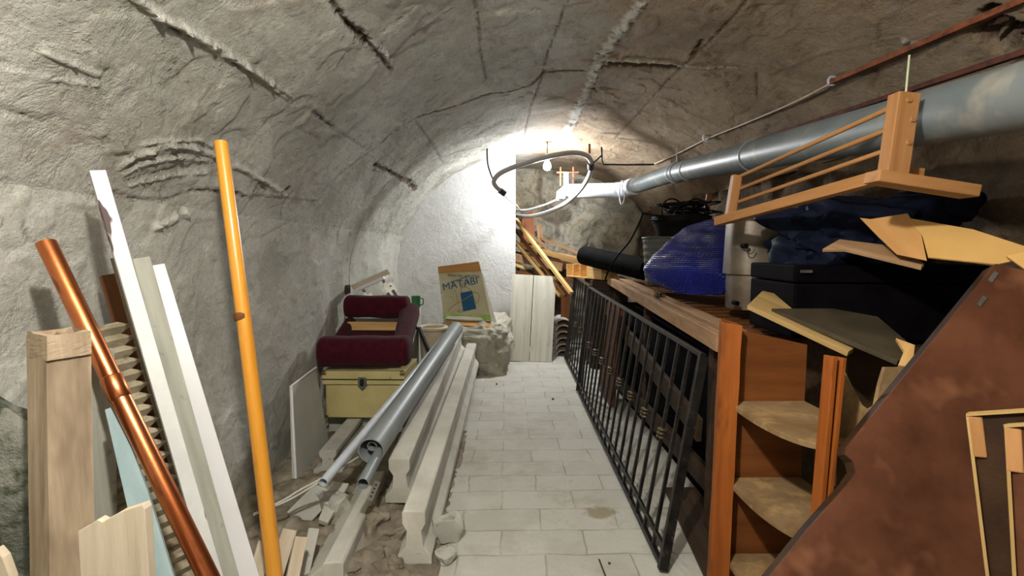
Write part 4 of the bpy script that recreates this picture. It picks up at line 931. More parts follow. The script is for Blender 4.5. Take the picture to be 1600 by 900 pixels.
# boards stored under the platform, seen through the bars
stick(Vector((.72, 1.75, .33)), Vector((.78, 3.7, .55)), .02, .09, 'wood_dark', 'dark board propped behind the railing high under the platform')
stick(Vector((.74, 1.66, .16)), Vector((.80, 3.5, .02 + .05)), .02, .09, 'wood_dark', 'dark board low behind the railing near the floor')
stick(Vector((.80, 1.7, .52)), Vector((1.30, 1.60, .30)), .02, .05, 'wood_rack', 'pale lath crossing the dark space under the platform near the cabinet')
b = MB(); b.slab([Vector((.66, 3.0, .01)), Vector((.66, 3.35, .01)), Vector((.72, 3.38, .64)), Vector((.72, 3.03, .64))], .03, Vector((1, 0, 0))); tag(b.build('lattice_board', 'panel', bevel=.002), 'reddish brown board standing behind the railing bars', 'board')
b = MB(); b.box((.79, 1.75, .004), (1.40, 3.7, .60)); tag(b.build('storage_box', 'blackbox', bevel=.01), 'large black box added under the platform to darken the view through the bars', 'box')  # added black box, stands in for the darkness behind the railing
b = MB(); b.slab([Vector((.60, 1.38, .02)), Vector((.66, 1.95, .012)), Vector((.84, 1.95, .012)), Vector((.82, 1.38, .02))], .014, Vector((0, 0, -1))); tag(b.build('wooden_board', 'wood_dark', bevel=.001), 'dark board flat on the floor behind the near railing post', 'board')

# timber crate with three compartments
t = thing('wooden_tray', Vector((.74, 4.0, .74)), 'small yellow wooden tray with dividers at the far end of the platform', 'tray')
q0 = at(885, 425, 4.45); q1 = at(940, 443, 3.95)
q0.z = q1.z = .755; dx = (q1 - q0); L_ = dx.length; dx.normalize(); cr = Vector((-dx.y, dx.x, 0));
if cr.x < 0: cr = -cr
def tb(u0, u1, v0, v1, z0, z1, nm, mt='wood_yellow'):
    b_ = MB(); p = q0 + dx * (u0 * L_) + cr * ((v0 + v1) / 2); e = q0 + dx * (u1 * L_) + cr * ((v0 + v1) / 2); p.z = e.z = (z0 + z1) / 2
    b_.bar(p, e, abs(v1 - v0), z1 - z0); b_.build(nm, mt, t, bevel=.001)
tb(0, 1, 0, .16, .755, .765, 'base')
tb(0, 1, .15, .16, .765, .87, 'back')
for u in (0, .2, .4, .6): tb(u, u + .02, 0, .15, .765, .87, 'divider')
tb(.62, 1, 0, .012, .765, .87, 'front')
tb(.98, 1, 0, .15, .765, .87, 'end')
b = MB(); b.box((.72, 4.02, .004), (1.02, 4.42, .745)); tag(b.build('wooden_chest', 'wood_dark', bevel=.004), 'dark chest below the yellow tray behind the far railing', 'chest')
# roofing felt roll
p0, p1 = at(913, 399, 4.05), at(1012, 422, 3.42)
t = thing('felt_roll', base_of([p0, p1]), 'black roll of roofing felt lying on the platform against the stone wall', 'roll')
b = MB(); b.pipe(p0, p1, .078, .030, 36); b.build('roll', 'felt', t, smooth=True)
dr = (p1 - p0).normalized(); u_ = dr.cross(Vector((0, 0, 1))).normalized(); w_ = u_.cross(dr)
b = MB(); b.tube([p0 - dr * .002 + (u_ * math.cos(a) + w_ * math.sin(a)) * (.03 + .045 * a / 18.8) for a in [i * .4 for i in range(48)]], .0035, 6); b.build('spiral_edge', 'rubber_dusty', t)
# ribbed bucket and black bucket on it
c = Vector((.955, 2.90, at(1035, 452, 2.9).z + .0)); c.z = .79
h = at(1030, 372, 2.9).z - c.z
t = thing('ribbed_bucket', c, 'dusty ribbed rubber bucket left of the blue sack', 'bucket')
prof = [(0, 0)] + [(.112 + .02 * i / 14 + (.004 if i % 2 else 0), h * i / 14) for i in range(15)] + [(.124, h), (.105, .01), (0, .01)]
b = MB(); b.lathe(c, prof, 40); b.build('body', 'rubber_dusty', t, smooth=True, angle=20)
b = MB(); b.tube([c + Vector((.134 * math.cos(a), .134 * math.sin(a), h)) for a in [2 * math.pi * i / 36 for i in range(36)]], .007, 8, closed=True); b.build('rim', 'rubber_dusty', t, smooth=True)
c2 = Vector((1.055, 2.93, c.z + h + .009)); h2 = at(1050, 338, 2.9).z - c2.z
t = thing('black_bucket', c2, 'black rubber bucket stacked on the ribbed bucket and filled with cable', 'bucket')
b = MB(); b.lathe(c2, [(0, 0), (.135, 0), (.165, h2 * .72), (.172, h2 * .72), (.172, h2), (.158, h2), (.125, .012), (0, .012)], 40); b.build('body', 'rubber', t, smooth=True, angle=30)
for a0 in (math.radians(200), math.radians(20)):
    e = c2 + Vector((.17 * math.cos(a0), .17 * math.sin(a0), h2 * .8)); tn = Vector((-math.sin(a0), math.cos(a0), 0)); on_ = Vector((math.cos(a0), math.sin(a0), 0))
    b = MB(); b.tube([e - tn * .04, e - tn * .035 + on_ * .02, e + tn * .035 + on_ * .02, e + tn * .04], .008, 8); b.build('handle', 'rubber', t, smooth=True)
t = thing('cable_coil', c2 + Vector((0, 0, h2)), 'tangled loops of black cable heaped on the black bucket', 'cable')
rnd = random.Random(5)
for k in range(9):
    cx_, cy_ = rnd.uniform(-.03, .10), rnd.uniform(-.05, .05); rr = rnd.uniform(.07, .16); tl = rnd.uniform(-.35, .35); zo = h2 + .012 + k * .007
    pts = []
    for i in range(28):
        a = 2 * math.pi * i / 28; pts.append(c2 + Vector((cx_ + rr * math.cos(a), cy_ + rr * .8 * math.sin(a), zo + .06 * abs(tl) + rr * tl * math.sin(a + k) * .5)))
    b = MB(); b.tube(pts, .0048, 6, closed=True); b.build('loop', 'rubber', t, smooth=True)
for (cxp, cyp, rp, D_) in ((1050, 326, 18, 2.9), (1088, 330, 22, 2.85), (1078, 345, 30, 2.85)):
    cc = at(cxp, cyp + 2, D_); R_ = rp * D_ / F
    b = MB(); b.tube([cc + Vector((R_ * math.cos(a), .3 * R_ * math.cos(a), R_ * .95 * math.sin(a))) for a in [2 * math.pi * i / 26 for i in range(26)]], .0045, 6, closed=True); b.build('loop', 'rubber', t, smooth=True)
o_ = strand([at(1003, 333, 2.88), at(1000, 345, 2.85), at(985, 375, 2.9), at(965, 400, 3.0), at(952, 420, 3.05), at(946, 436, 3.1)], .0055, 'cable_tail', 'rubber', None, None, 8); o_.parent = t; o_.matrix_local = WM[t.name].inverted() @ WM[o_.name]
o_ = strand([at(1003, 333, 2.88), at(1020, 336, 2.85), at(1060, 340, 2.82)], .006, 'cable_tail', 'rubber', None, None, 8); o_.parent = t; o_.matrix_local = WM[t.name].inverted() @ WM[o_.name]
q0_, q1_ = at(1099, 342, 2.95), at(1108, 304, 2.95)
stick(q0_ - Vector((0, 0, .06)), q1_, .03, .02, 'wood_brown', 'short brown wooden stick standing up out of the cable loops', UPC, 'wooden_stick')

# blue sack
def cage(name, mat, pts, faces, label, cat, sub=4, amp=.008, sc=9, crease=(), seed=1, bottom=None, parent=None, cr=.6):
    import bmesh
    base = base_of([Vector(p) for p in pts]); me = bpy.data.meshes.new(name)
    me.from_pydata([Vector(p) - base for p in pts], [], faces)
    if crease:
        a = me.attributes.new('crease_edge', 'FLOAT', 'EDGE')
        for e in me.edges:
            if tuple(sorted(e.vertices)) in crease: a.data[e.index].value = cr
    tmp = bpy.data.objects.new('tmp', me); C.objects.link(tmp)
    md = tmp.modifiers.new('s', 'SUBSURF'); md.levels = sub; md.render_levels = sub
    dg = bpy.context.evaluated_depsgraph_get(); me2 = bpy.data.meshes.new_from_object(tmp.evaluated_get(dg)); bpy.data.objects.remove(tmp)
    n = len(me2.vertices); co = np.zeros(n * 3); me2.vertices.foreach_get('co', co); co = co.reshape(-1, 3)
    no = np.zeros(n * 3); me2.vertices.foreach_get('normal', no); no = no.reshape(-1, 3)
    h_ = amp * fbm(co, sc, 3, seed) + amp * .7 * np.abs(fbm(co, (sc * .5, sc * .5, sc * 2.2), 2, seed + 4))
    co = co + no * h_[:, None]; me2.vertices.foreach_set('co', co.ravel()); me2.update()
    me2.materials.clear(); me2.materials.append(M[mat]); me2.polygons.foreach_set('use_smooth', [True] * len(me2.polygons))
    o_ = bpy.data.objects.new(name, me2); C.objects.link(o_); o_.location = base; WM[o_.name] = Matrix.Translation(base)
    return tag(o_, label, cat)
zb = .775
def zat(p, z): q_ = p.copy(); q_.z = z; return q_
T = at(1002, 419, 2.42)
bf = at(1050, 470, 2.28); bf.z = zb + .01; br_ = at(1142, 500, 2.13); br_.z = zb + .005
fr_ = at(1152, 424, 2.14); tl = at(1072, 346, 2.68); tr = at(1170, 338, 2.45); mid = at(1055, 372, 2.5)
bk0 = zat(T + Vector((.25, .30, 0)), zb + .02); bk1 = Vector((1.40, 2.50, zb + .01)); tk1 = Vector((1.38, 2.60, 1.08)); tk0 = zat(tl + Vector((.12, .18, 0)), 1.08)
V_ = [bf, br_, fr_, T, tl, tr, bk0, bk1, tk1, tk0]
#     0   1    2    3  4   5   6    7    8    9
FC = [(0, 1, 2, 3), (3, 2, 5, 4), (0, 3, 6), (3, 4, 9, 6), (1, 7, 8, 2), (2, 8, 5), (4, 5, 8, 9), (6, 9, 8, 7), (0, 6, 7, 1)]
cage('blue_sack', 'blue', V_, FC, 'bulging shiny blue woven plastic sack lying on the slatted platform', 'sack', 5, .017, 5.5, {(0, 3), (2, 3), (3, 4), (4, 5), (0, 1), (1, 2)}, 3, cr=.92)

# ribbed sheet-metal hoods
def hood(c, rx, ry, z0, z1, tw, label, holes, open_=True):
    t_ = thing('metal_duct', Vector((c.x, c.y, z0)), label, 'duct')
    n = 48; vs_ = []
    prof = [(z0, 1), (z1, tw), (z1, tw * .97), (z0, .97)]
    for z, s_ in prof:
        for j in range(n):
            a = 2 * math.pi * j / n; ca, sa = math.cos(a), math.sin(a); e = .62
            vs_.append((c.x + math.copysign(abs(ca) ** e, ca) * rx * s_, c.y + math.copysign(abs(sa) ** e, sa) * ry * s_, z))
    fs = [(i * n + j, i * n + (j + 1) % n, ((i + 1) % 4) * n + (j + 1) % n, ((i + 1) % 4) * n + j) for i in range(4) for j in range(n)]
    b_ = MB(); b_.add(vs_, fs); R_ = Matrix.Translation(c) @ Matrix.Rotation(math.radians(-12), 4, 'Z') @ Matrix.Translation(-c)
    b_.rot(R_).build('shell', 'duct', t_, smooth=True)
    for (px, py, D_) in holes:
        p = at(px, py, D_); b_ = MB(); b_.tube([p + Vector((0, -.002, 0)), p + Vector((0, .03, 0))], .009, 14); b_.build('rivet_hole', 'felt', t_)
        if py < 400: b_ = MB(); b_.tube([p + Vector((.012 + .016 * math.cos(a), -.006, -.012 + .018 * math.sin(a))) for a in [math.pi + math.pi * i / 10 for i in range(11)]], .0022, 6); b_.build('wire_hook', 'steel', t_)
    return t_
cc = Vector((1.055, 1.94, 0)); zA, zB, zC = at(1150, 341, 1.83).z, at(1150, 430, 1.83).z, .765
hood(cc, .165, .12, zB, zA, .955, 'upper brown grey sheet metal duct section beside the blue sack', [(1166, 384, 1.815)])
hood(cc + Vector((0, .0, 0)), .152, .108, zC, zB - .003, 1.0, 'lower narrower sheet metal duct section standing on the platform', [(1152, 474, 1.825)])

# hanging clothes rack
t = thing('wooden_rack', at(1125, 350, 1.70), 'wooden rack with three long dowels and crossbar hung under the pipe', 'rack')
pr0, pr1 = at(1395, 272, 1.12), at(1413, 147, 1.12); pl0, pl1 = at(1140, 342, 1.72), at(1151, 274, 1.72)
b = MB(); b.bar(pr0, pr1, .050, .034, UPC); b.build('tall_post', 'wood_rack', t, bevel=.002)
b = MB(); b.bar(pl0, pl1, .03, .026, UPC); b.build('short_post', 'wood_rack', t, bevel=.002)
b = MB(); b.bar(at(1122, 346, 1.75), at(1392, 272, 1.125), .034, .030, Vector((0, 0, 1))); b.build('base_rail', 'wood_rack', t, bevel=.002)
b = MB(); b.bar(at(1362, 276, 1.08), at(1517, 300, 1.07), .050, .026, Vector((0, 0, 1))); b.build('crossbar', 'wood_rack', t, bevel=.002)
b = MB(); b.bar(at(1405, 268, 1.16), at(1437, 271, 1.16), .03, .020, Vector((0, 0, 1))); b.build('wedge', 'wood_rack', t, bevel=.002)
b = MB(); b.bar(at(1118, 347, 1.78), at(1148, 344, 1.74), .03, .020, Vector((0, 0, 1))); b.build('foot_block', 'wood_rack', t, bevel=.002)
for (l, r_) in (((1156, 276), (1422, 155)), ((1154, 296), (1428, 186)), ((1150, 317), (1422, 222))):
    a = at(l[0], l[1], 1.72); c_ = at(r_[0], r_[1], 1.10); b = MB(); b.tube([a + (a - c_) * .0, c_], .0062, 12); b.frame = frame(a, c_ - a); b.build('dowel', 'wood_rack', t, smooth=True)
p = at(1421, 86, 1.12); q = at(1415, 150, 1.12)
vt = at_vault(1421, 86)
b = MB(); b.tube([p.lerp(vt, .0) + Vector((0, 0, .0)), q], .0022, 8); tag(b.build('string', 'string_green'), 'pale green string hanging from the rusty bar to the rack post', 'string')

# black case and what lies on it
t = thing('black_case', Vector((1.10, 1.5, .72)), 'large black leatherette case in the dark on the right below the cardboard', 'case')
k0 = at(1243, 414, 1.42); k1 = at(1545, 418, 1.36)
b = MB(); z1_ = k0.z; z0_ = .735
def case_box(z0, z1, e, nm, mt):
    b_ = MB(); a0, a1 = k0 + Vector((-e, -e, 0)), k1 + Vector((e, -e, 0)); a1.x = min(a1.x, 1.46)
    bk_ = Vector((0.02, .30, 0)); q_ = [a0, a1, a1 + bk_, a0 + bk_]
    b_.add([zat(v, z0) for v in q_] + [zat(v, z1) for v in q_], [(0, 1, 2, 3), (7, 6, 5, 4)] + [(i, (i + 1) % 4, (i + 1) % 4 + 4, i + 4) for i in range(4)]); b_.build(nm, mt, t, bevel=.006)
case_box(z0_, z1_ - .055, 0, 'body', 'blackbox'); case_box(z1_ - .052, z1_, .005, 'lid', 'blackbox')
p = at(1252, 424, 1.405); b = MB(); b.bar(p, p + Vector((.03, 0, 0)), .01, .008); b.build('clasp', 'steel', t)
# stand for the case
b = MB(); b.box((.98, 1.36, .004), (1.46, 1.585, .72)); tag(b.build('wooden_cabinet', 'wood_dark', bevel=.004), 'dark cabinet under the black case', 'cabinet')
# dark plastic bag
o = rock('plastic_bag', 'bag_dark', at(1335, 362, 1.62) + Vector((.0, 0, 0)), (.235, .17, .115), 12, 4.0, .30, flat=1, sub=5)
tag(o, 'crumpled dark navy plastic bag on the black case under the rack', 'bag')
o = rock('plastic_bag', 'bag_dark', at(1262, 405, 1.60), (.095, .10, .085), 31, 4.0, .3, flat=1, sub=4); tag(o, 'smaller dark bag drooping over the left end of the black case', 'bag')
o = rock('plastic_bag', 'bag_dark', at(1445, 330, 1.62), (.12, .10, .06), 17, 4.0, .3, flat=1, sub=4); tag(o, 'dark navy bag behind the tan cardboard against the stone wall', 'bag')
# cardboard
t = thing('cardboard_sheet', at(1450, 410, 1.15), 'large tan folded cardboard sheet lying on the black case', 'cardboard')
b = MB(); b.slab([at(1415, 329, 1.22), at(1520, 362, 1.14), at(1606, 392, 1.06), at(1600, 402, 1.04), at(1560, 408, 1.05), at(1449, 408, 1.14), at(1441, 370, 1.18)], .004); b.build('main_face', 'card_tan', t)
b = MB(); b.slab([at(1344, 341, 1.32), at(1362, 345, 1.30), at(1415, 329, 1.225), at(1441, 370, 1.185), at(1448, 407, 1.145), at(1400, 396, 1.20), at(1372, 370, 1.26)], .004); tag(b.build('side_flap', 'card_brown', t), 'shaded brown side flap')
b = MB(); b.slab([at(1572, 400, 1.05), at(1606, 392, 1.03), at(1640, 430, .98), at(1612, 428, 1.0)], .004); b.build('end_flap', 'card_tan', t)
b = MB(); b.slab([at(1285, 393, 1.36), at(1312, 371, 1.38), at(1400, 386, 1.28), at(1445, 410, 1.18), at(1440, 415, 1.17), at(1320, 388, 1.33)], .010); tag(b.build('wooden_strip', 'wood_bench', bevel=.001), 'broken brown strip with pale torn tip in front of the dark bag', 'strip')

# corner cabinet with curved shelves
t = thing('corner_cabinet', Vector((.70, 1.15, 0)), 'open orange veneer corner cabinet with curved shelves beside the leaning brown panel', 'cabinet')
pa, pb = at(1141, 500, 1.27), at(1128, 900, 1.27)
b = MB(); zt = pa.z
xs0 = pa.x
b.add([(xs0 - .028, 1.255, 0.004), (xs0 + .016, 1.235, .004), (xs0 + .016, 1.29, .004), (xs0 - .02, 1.29, .004)] , [])
prof_b = [(-.028 - .012, 1.255), (.016 - .012, 1.235), (.022 - .012, 1.29), (-.02 - .012, 1.29)]
b = MB(); n = 10; vs_ = []
rnd = random.Random(9)
for l in range(n + 1):
    z = .004 + (zt - .004) * l / n; sh = .012 * l / n
    for (x, y) in prof_b: vs_.append((xs0 + x + sh + rnd.uniform(-.0012, .0012), y, z + (rnd.uniform(-.012, .006) if l == n else 0)))
fs = [(l * 4 + j, l * 4 + (j + 1) % 4, l * 4 + 4 + (j + 1) % 4, l * 4 + 4 + j) for l in range(n) for j in range(4)] + [(3, 2, 1, 0), tuple(n * 4 + j for j in range(4))]
b.add(vs_, fs); b.frame = frame(Vector((xs0, 1.26, 0)), Vector((0, 0, 1)), UPC); b.build('side_panel', 'wood_orange', t, bevel=.001)
# far inner panel and back
b = MB(); b.box((xs0 + .012, 1.28, .02), (.81, 1.292, .79)); b.v[5].z = b.v[7].z = .745
b.build('far_panel', 'cabinet', t)
def qshelf(z, nm='shelf', ov=0.0):
    b_ = MB(); n_s = 18; xl, yf, xr, yn = xs0 + .010, 1.278, .808, .985
    # front edge bulges from the far left post round to the near right
    pts_ = [(xr, yf), (xl, yf)]
    for i in range(1, n_s):
        a = math.pi / 2 * i / n_s; x = xl + (.675 - xl) * (1 - math.cos(a)) ; y = yf - (yf - yn) * math.sin(a)
        pts_.append((x - .012 * math.sin(2 * a), y))
    pts_ += [(.680, yn), (xr, yn)]
    k = len(pts_); b_.add([(x, y, z) for x, y in pts_] + [(x, y, z - .014) for x, y in pts_], [tuple(range(k)), tuple(range(2 * k - 1, k - 1, -1))] + [(i, (i + 1) % k, (i + 1) % k + k, i + k) for i in range(k)])
    b_.build(nm, 'shelf', t, bevel=.001)
qshelf(at(1158, 628, 1.27).z); qshelf(at(1152, 748, 1.27).z); qshelf(.16)
g = [at(1294, 556, .99), at(1316, 556, .99), at(1300, 722, .965)]; 
gx = [at(1292, 556, .99), at(1304, 556, .99)]; gb = at(1280, 722, .965); gb2 = at(1290, 722, .965)
for (a, c_, e, mt) in (((1298, 556), (1284, 722), .010, 'wood_orange'), ((1312, 558), (1296, 720), .009, 'wood_orange')):
    p_ = at(a[0], a[1], .985); q_ = floor_ext(p_, at(c_[0], c_[1], .965), .004); b = MB(); b.bar(q_, p_, e, .03, UPC); b.build('divider_edge', mt, t, bevel=.001)
p_ = at(1305, 564, .992); q_ = floor_ext(p_, at(1290, 722, .972), .004); b = MB(); b.bar(q_, p_, .012, .012, UPC); b.build('divider_core', 'wood_dark', t)
b = MB(); b.slab([at(1316, 562, 1.04), at(1330, 600, 1.04), at(1343, 632, 1.04), at(1353, 640, 1.04), at(1364, 634, 1.04), at(1376, 600, 1.04), at(1388, 574, 1.04), at(1425, 574, 1.04), at(1400, 760, 1.0), at(1306, 760, 1.0)], .010)
b.build('scalloped_panel', 'shelf', t)
# boards on top of the cabinet
b = MB(); g = [at(1168, 478, 1.44), at(1192, 452, 1.56), at(1276, 478, 1.48), at(1336, 540, 1.20), at(1326, 549, 1.18)]
b.slab(g, .014, Vector((0, 0, -1))); tag(b.build('wooden_board', 'wood_ply', bevel=.001), 'pale sawn board with bright orange edge lying on the corner cabinet', 'board')
b = MB(); b.slab([at(1206, 480, 1.40), at(1300, 484, 1.40), at(1372, 492, 1.34), at(1392, 512, 1.27), at(1426, 538, 1.17), at(1418, 560, 1.12), at(1402, 566, 1.10), at(1300, 520, 1.24)], .012, Vector((0, 0, -1)))
tag(b.build('fibre_board', 'darkboard', bevel=.001), 'dark broken panel lying over the pale sawn board', 'board')
b = MB(); b.slab([at(1400, 528, 1.13), at(1430, 538, 1.10), at(1427, 560, 1.08), at(1422, 572, 1.06), at(1404, 568, 1.07), at(1412, 550, 1.10)], .01)
tag(b.build('splintered_offcut', 'wood_yellow', bevel=.001), 'splintered yellow wood end beside the dark broken panel', 'offcut')

# big brown panel
U, Lp, Rp = at(1552, 414, 1.00), at(1207, 900, .82), at(1600, 905, .765)
n_ = (Lp - U).cross(Rp - U).normalized()
if n_.dot(CAM - U) < 0: n_ = -n_
def onp(px, py):
    r = ray(px, py); return CAM + r * ((U - CAM).dot(n_) / r.dot(n_))
lowl = Lp + (Lp - U) * ((Lp.z - .05) / (U.z - Lp.z)); 
pts = [onp(1556, 412), onp(1440, 555), onp(1338, 680), onp(1322, 700), onp(1321, 710), onp(1334, 722), onp(1338, 738), onp(1325, 757), onp(1262, 828), onp(1200, 905), lowl]
rb = onp(1900, 1000); q = Vector((1.25, 0, 0)); 
down = (onp(1700, 1100) - U); 
e1 = onp(1760, 900); e2 = onp(1700, 470)
pts += [floor_ext(Rp, onp(1650, 1100), .03), e1, e2, onp(1610, 425)]
t = thing('brown_panel', base_of(pts), 'huge red brown tabletop panel leaning diagonally across the lower right', 'panel')
b = MB(); b.slab(pts, .006); b.build('face_sheet', 'panel', t)
b = MB(); b.slab([p_ - n_ * .0062 for p_ in pts], .030); o_ = b.build('core', 'panel_edge', t)
# hinges / chips on its upper edge
for (px, py) in ((1528, 478), (1546, 440)):
    p_ = onp(px, py) + n_ * .001; b = MB(); b.bar(p_, p_ + (onp(px + 10, py - 14) - onp(px, py)), .008, .003, n_); b.build('metal_clip', 'steel', t)
# boards with yellow edges at the right front
def edgeboard(pl, D0, D1, label):
    (xa, ya), (xb, yb) = pl
    t_ = thing('edged_board', Vector((at(xa, 900, D0).x, D0, 0)), label, 'board')
    p_ = at(xa, ya, D0); q_ = at(xb, 900, D0 - .03); foot_ = floor_ext(p_, q_, .004)
    r_ = at(xa + 130, ya - 8, D0 - .07); s_ = Vector((r_.x - p_.x, r_.y - p_.y, r_.z - p_.z))
    b_ = MB(); b_.slab([p_, r_, foot_ + s_, foot_], .012); b_.build('sheet', 'panel_edge' if xa < 1550 else 'panel', t_)
    b_ = MB(); b_.bar(foot_, p_, .004, .014, CAM - p_); b_.build('side_lipping', 'wood_ply', t_)
    b_ = MB(); b_.bar(p_ + Vector((.0, 0, .003)), r_ + Vector((0, 0, .003)), .014, .004); b_.build('top_lipping', 'wood_ply', t_)
    b_ = MB(); d_ = (foot_ - p_).normalized(); b_.bar(p_ + d_ * .06 + s_ * .09, p_ + s_ * .09, .017, .010, CAM - p_); b_.build('corner_block', 'wood_rack', t_, bevel=.002)
edgeboard(((1512, 650), (1543, 900)), .70, .7, 'tall dark board with yellow edges at the lower right corner, left of two')
edgeboard(((1572, 668), (1585, 900)), .65, .7, 'tall brown board with yellow edges at the extreme lower right corner')

# ================================================================ OVERHEAD: drain, bars, cables, hose, lamp
a0 = at(1600, 150, .95); a1 = at(1050, 271, 3.62); dr = (a1 - a0).normalized()
st = a0 - dr * .9; en = at(990, 291, 4.15); e2 = at(972, 297, 4.32); e3 = at(890, 299, 4.52)
t = thing('waste_pipe', st, 'long grey drain pipe slung under the vault on the right', 'pipe')
b = MB(); b.tube([st, a0, a1, en], .0655, 40); b.build('sloping_run', 'pvc_dusty', t, smooth=True)
b = MB(); b.tube([en - dr * .05, en + dr * .02, en.lerp(e2, .6), e2, e2.lerp(e3, .12)], [.071, .071, .070, .070, .070], 40); b.build('bend', 'pvc_white_lit', t, smooth=True)  # bend and far run of the grey pipe: lamplight put into a paler colour
b = MB(); b.tube([e2, e3], .0655, 40); b.build('flat_run', 'pvc_white_lit', t, smooth=True)
b = MB(); b.tube([e3 + Vector((.02, 0, 0)), e3 - Vector((.05, 0, 0)), e3 - Vector((.075, 0, .02)), e3 - Vector((.08, 0, .07))], [.05, .048, .046, .045], 24); b.build('end_elbow', 'pvc_white_lit', t, smooth=True)
for (px, w, mt) in ((1078, .012, 'pvc'), (1062, .008, 'pvc_dusty'), (1178, .004, 'pvc')):
    f = (px - 1600) / (1050 - 1600); 
    # find point on axis with that image x
    lo_, hi_ = 0., 1.
    for _ in range(30):
        m_ = (lo_ + hi_) / 2; p_ = a0.lerp(a1, m_) if True else a1; v_ = RM.transposed() @ (p_ - CAM); ix = 800 - F * v_.x / v_.z
        if ix > px: lo_ = m_
        else: hi_ = m_
    b = MB(); b.tube([p_ - dr * w, p_ + dr * w], .0705, 40); b.build('joint_collar', mt, t, smooth=True)
# pipe hangers
for (px, py, D_) in ((1068, 268, 3.5),):
    f = (D_ - a0.y) / (a1.y - a0.y); c_ = a0 + (a1 - a0) * f; zc = SZ + BZ * math.sqrt(1 - ((c_.x - CX) / AX) ** 2)
    th_ = thing('pipe_hanger', c_, 'white strap hanger round the drain pipe near %s' % ('its far bend' if D_ > 2 else 'the rack post'), 'hanger')
    u_ = dr.cross(Vector((0, 0, 1))).normalized(); w_ = u_.cross(dr)
    b = MB(); b.tube([c_ + (u_ * math.cos(a) + w_ * math.sin(a)) * .0725 for a in [2 * math.pi * i / 32 for i in range(32)]], .004, 8, closed=True); b.build('ring', 'pvc_white_lit', th_, smooth=True)
    b = MB(); b.tube([c_ + w_ * .0725, Vector((c_.x, c_.y, zc + .02))], .003, 8); b.build('rod', 'steel', th_)
# white ring tie hanging at the bend
c_ = at(972, 301, 4.20); b = MB(); b.tube([c_ + Vector((.022 * math.cos(a), 0, .10 * math.sin(a))) for a in [2 * math.pi * i / 28 for i in range(28)]], .006, 8, closed=True)
tag(b.build('cable_tie_ring', 'pvc_white_lit', smooth=True), 'narrow white ring hanging on the bend of the drain pipe', 'ring')
# bracket holding the pipe end
th_ = thing('pipe_bracket', e3 + Vector((-.03, 0, .07)), 'rusty metal bracket fixing the far pipe end to the vault', 'bracket')
for dx_ in (-.085, .03):
    b = MB(); b.bar(e3 + Vector((dx_, .0, .05)), e3 + Vector((dx_, 0, .22)), .012, .008, UPC); b.build('strap', 'rust', th_)
b = MB(); b.bar(e3 + Vector((-.12, 0, .17)), e3 + Vector((.08, 0, .17)), .04, .01); b.build('cross_plate', 'rust', th_)
b = MB(); b.tube([e3 + Vector((-.03, 0, .03)), e3 + Vector((-.03, 0, .17))], .028, 20); b.build('riser', 'pvc', th_, smooth=True)
# rusty bars
p0, p1 = at_vault(1660, -28), at_vault(1306, 124); inn = lambda p: p + Vector((-.02, 0, -.012))
b = MB(); b.bar(inn(p0), inn(p1), .018, .018); tag(b.build('rusty_bar', 'rust'), 'rusty iron bar running along the right side of the vault, upper one', 'bar')
p0, p1 = atx(1660, 62, 1.33), atx(1175, 222, 1.33); b = MB(); b.bar(p0, p1, .020, .016); tag(b.build('rusty_bar', 'rust_dark'), 'dark rusty bar running just above the grey drain pipe', 'bar')
b = MB(); b.bar(p1, atx(1085, 250, 1.33), .012, .010); tag(b.build('rusty_bar', 'rust_dark'), 'thin end of a dark bar above the drain pipe beyond the rack', 'bar')
# cable with hooks
V1 = [at_vault(1306, 124), at_vault(1240, 158), at_vault(1166, 190), at_vault(1108, 214), at_vault(1060, 238), at_vault(1022, 255)]
V1 = [v + Vector((-.012, 0, -.012)) for v in V1]
strand(V1, .0045, 'ceiling_cable', 'cable_white', 'pale cable running along the vault to the far iron bracket', 'cable')
for (px, py) in ((1305, 123), (1108, 213)):
    p_ = at_vault(px, py) + Vector((-.012, 0, -.008)); s_ = p_.y / F * 6; b = MB(); b.tube([p_ + Vector((s_ * math.cos(a), 0, s_ * math.sin(a))) for a in [.3 + 4.9 * i / 14 for i in range(15)]], s_ * .35, 8)
    tag(b.build('cable_hook', 'pvc_white_lit', smooth=True), 'white hook clip %s' % ('at the end of the upper rusty bar' if px > 1200 else 'halfway along the pale cable'), 'hook')
t = thing('iron_bracket', at(941, 234, 3.95), 'dark L-shaped iron rod bracket hanging from the vault by the hose', 'bracket')
b = MB(); b.tube([at(940, 230, 3.95), at(940.5, 250, 3.95), at(943, 257, 3.95), at(980, 257.5, 3.93), at(1022, 257, 3.9)], .007, 10); b.build('rod', 'iron', t, smooth=True)
b = MB(); b.tube([at(921, 225, 3.95), at(921, 240, 3.95)], .009, 10); tag(b.build('iron_peg', 'rust'), 'short rusty peg in the vault holding the hose', 'peg')
# hose
H = [(786, 300, 3.95), (776, 292, 3.92), (772, 283, 3.90), (780, 272, 3.88), (800, 262, 3.85), (830, 252, 3.82), (860, 244, 3.8), (890, 239, 3.82), (912, 241, 3.88), (923, 251, 3.95), (923, 268, 4.05), (914, 287, 4.20), (900, 304, 4.36), (880, 320, 4.42), (855, 332, 4.56), (828, 338, 4.80), (806, 337, 4.95), (790, 335, 5.0)]
t = thing('garden_hose', at(772, 283, 4.28), 'thick pale hose hanging in a wide loop below the lamp', 'hose')
def sub(o_): o_.parent = t; o_.matrix_local = WM[t.name].inverted() @ WM[o_.name]
sub(strand([at(*h_) for h_ in H], .0200, 'hose_loop', 'hose', None, None, 14))
sub(strand([at(872, 312, 4.36), at(850, 321, 4.50), at(825, 328, 4.72), at(808, 328, 4.85), at(796, 326, 4.95)], .012, 'hose_tail', 'hose', None, None, 10))
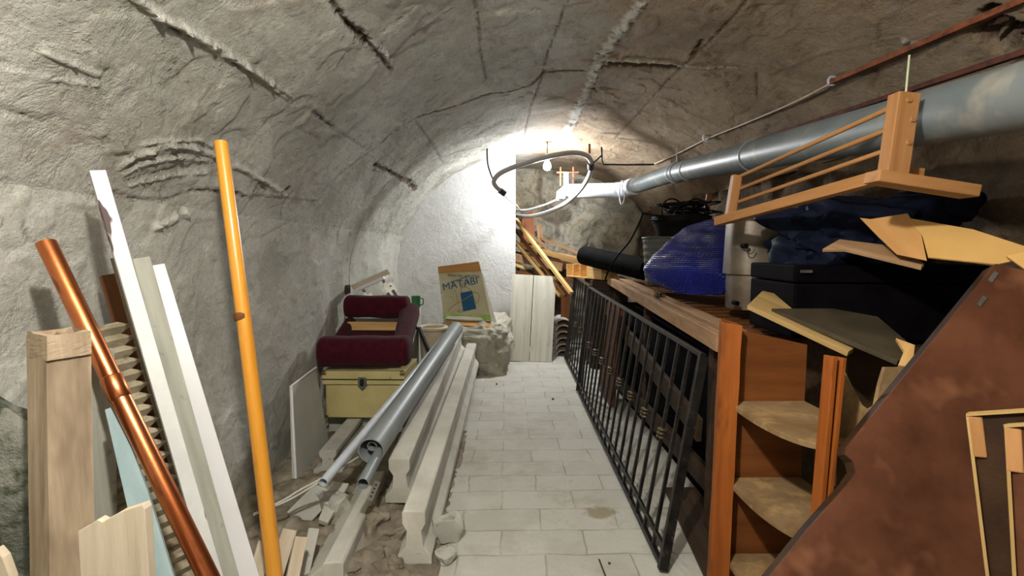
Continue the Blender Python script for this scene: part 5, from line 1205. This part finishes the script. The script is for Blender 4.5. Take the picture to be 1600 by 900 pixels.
sub(strand([at(783, 301, 3.95), at(795, 312, 4.1), at(806, 320, 4.3), at(812, 328, 4.62)], .006, 'thin_cord', 'hose', None, None, 8))
b = MB(); b.tube([at(781, 297, 3.94), at(789, 303, 3.96)], .026, 12); b.build('clamp', 'cord', t, smooth=True)
b = MB(); b.tube([at(923, 255, 3.97), at(923, 263, 4.02)], .027, 12); b.build('clamp', 'cord', t, smooth=True)
strand([at(761, 232, 3.93), at(762, 255, 3.93), at(768, 275, 3.92), at(774, 286, 3.92)], .0065, 'power_cable', 'cord', 'thin grey cord dropping from the vault to the left of the hose loop', 'cable')
strand([at(940, 243, 3.95), at(930, 252, 3.95), at(923, 257, 3.97)], .006, 'string_tie', 'cord', 'short dark tie from the iron bracket to the hose', 'cord')
# lamp: a bare bulb hanging from the vault
zc = SZ + BZ * math.sqrt(1 - ((LAMP.x - CX) / AX) ** 2) + .02
t = thing('hanging_bulb', LAMP, 'bare glowing light bulb hanging from the vault at the far end', 'lamp')
b = MB(); b.tube([Vector((LAMP.x, LAMP.y, zc)), LAMP + Vector((0, 0, .11))], .004, 8); b.build('flex', 'cord', t)
b = MB(); b.tube([LAMP + Vector((0, 0, .06)), LAMP + Vector((0, 0, .11))], .018, 16); b.build('lamp_holder', 'glass_white', t, smooth=True)
b = MB(); b.lathe(LAMP, [(0, -.034), (.018, -.030), (.031, -.014), (.034, .004), (.028, .026), (.016, .05), (.014, .062), (0, .062)], 24); b.build('glass_bulb', 'bulb', t, smooth=True)
# small debris on the aisle floor
for i, (px, py, r_) in enumerate([(864, 624, .008), (905, 612, .006), (776, 600, .006), (952, 880, .004)]):
    c_ = atz(px, py, r_ * .7); tag(rock('floor_pebble', 'rubber_dusty', c_, (r_, r_, r_), i + 3, 3, .2, sub=2), ['small dark pebble on the aisle floor halfway along', 'tiny crumb on the floor by the far end of the long railing', 'tiny crumb on the floor at the plaster plinth', 'tiny crumb at the bottom of the aisle'][i], 'pebble')
a_ = atz(936, 874, .004); c_ = atz(948, 905, .004); b = MB(); b.tube([a_, c_], .0025, 6); tag(b.build('twig', 'wood_dark'), 'thin dark splinter on the floor at the bottom of the aisle', 'twig')
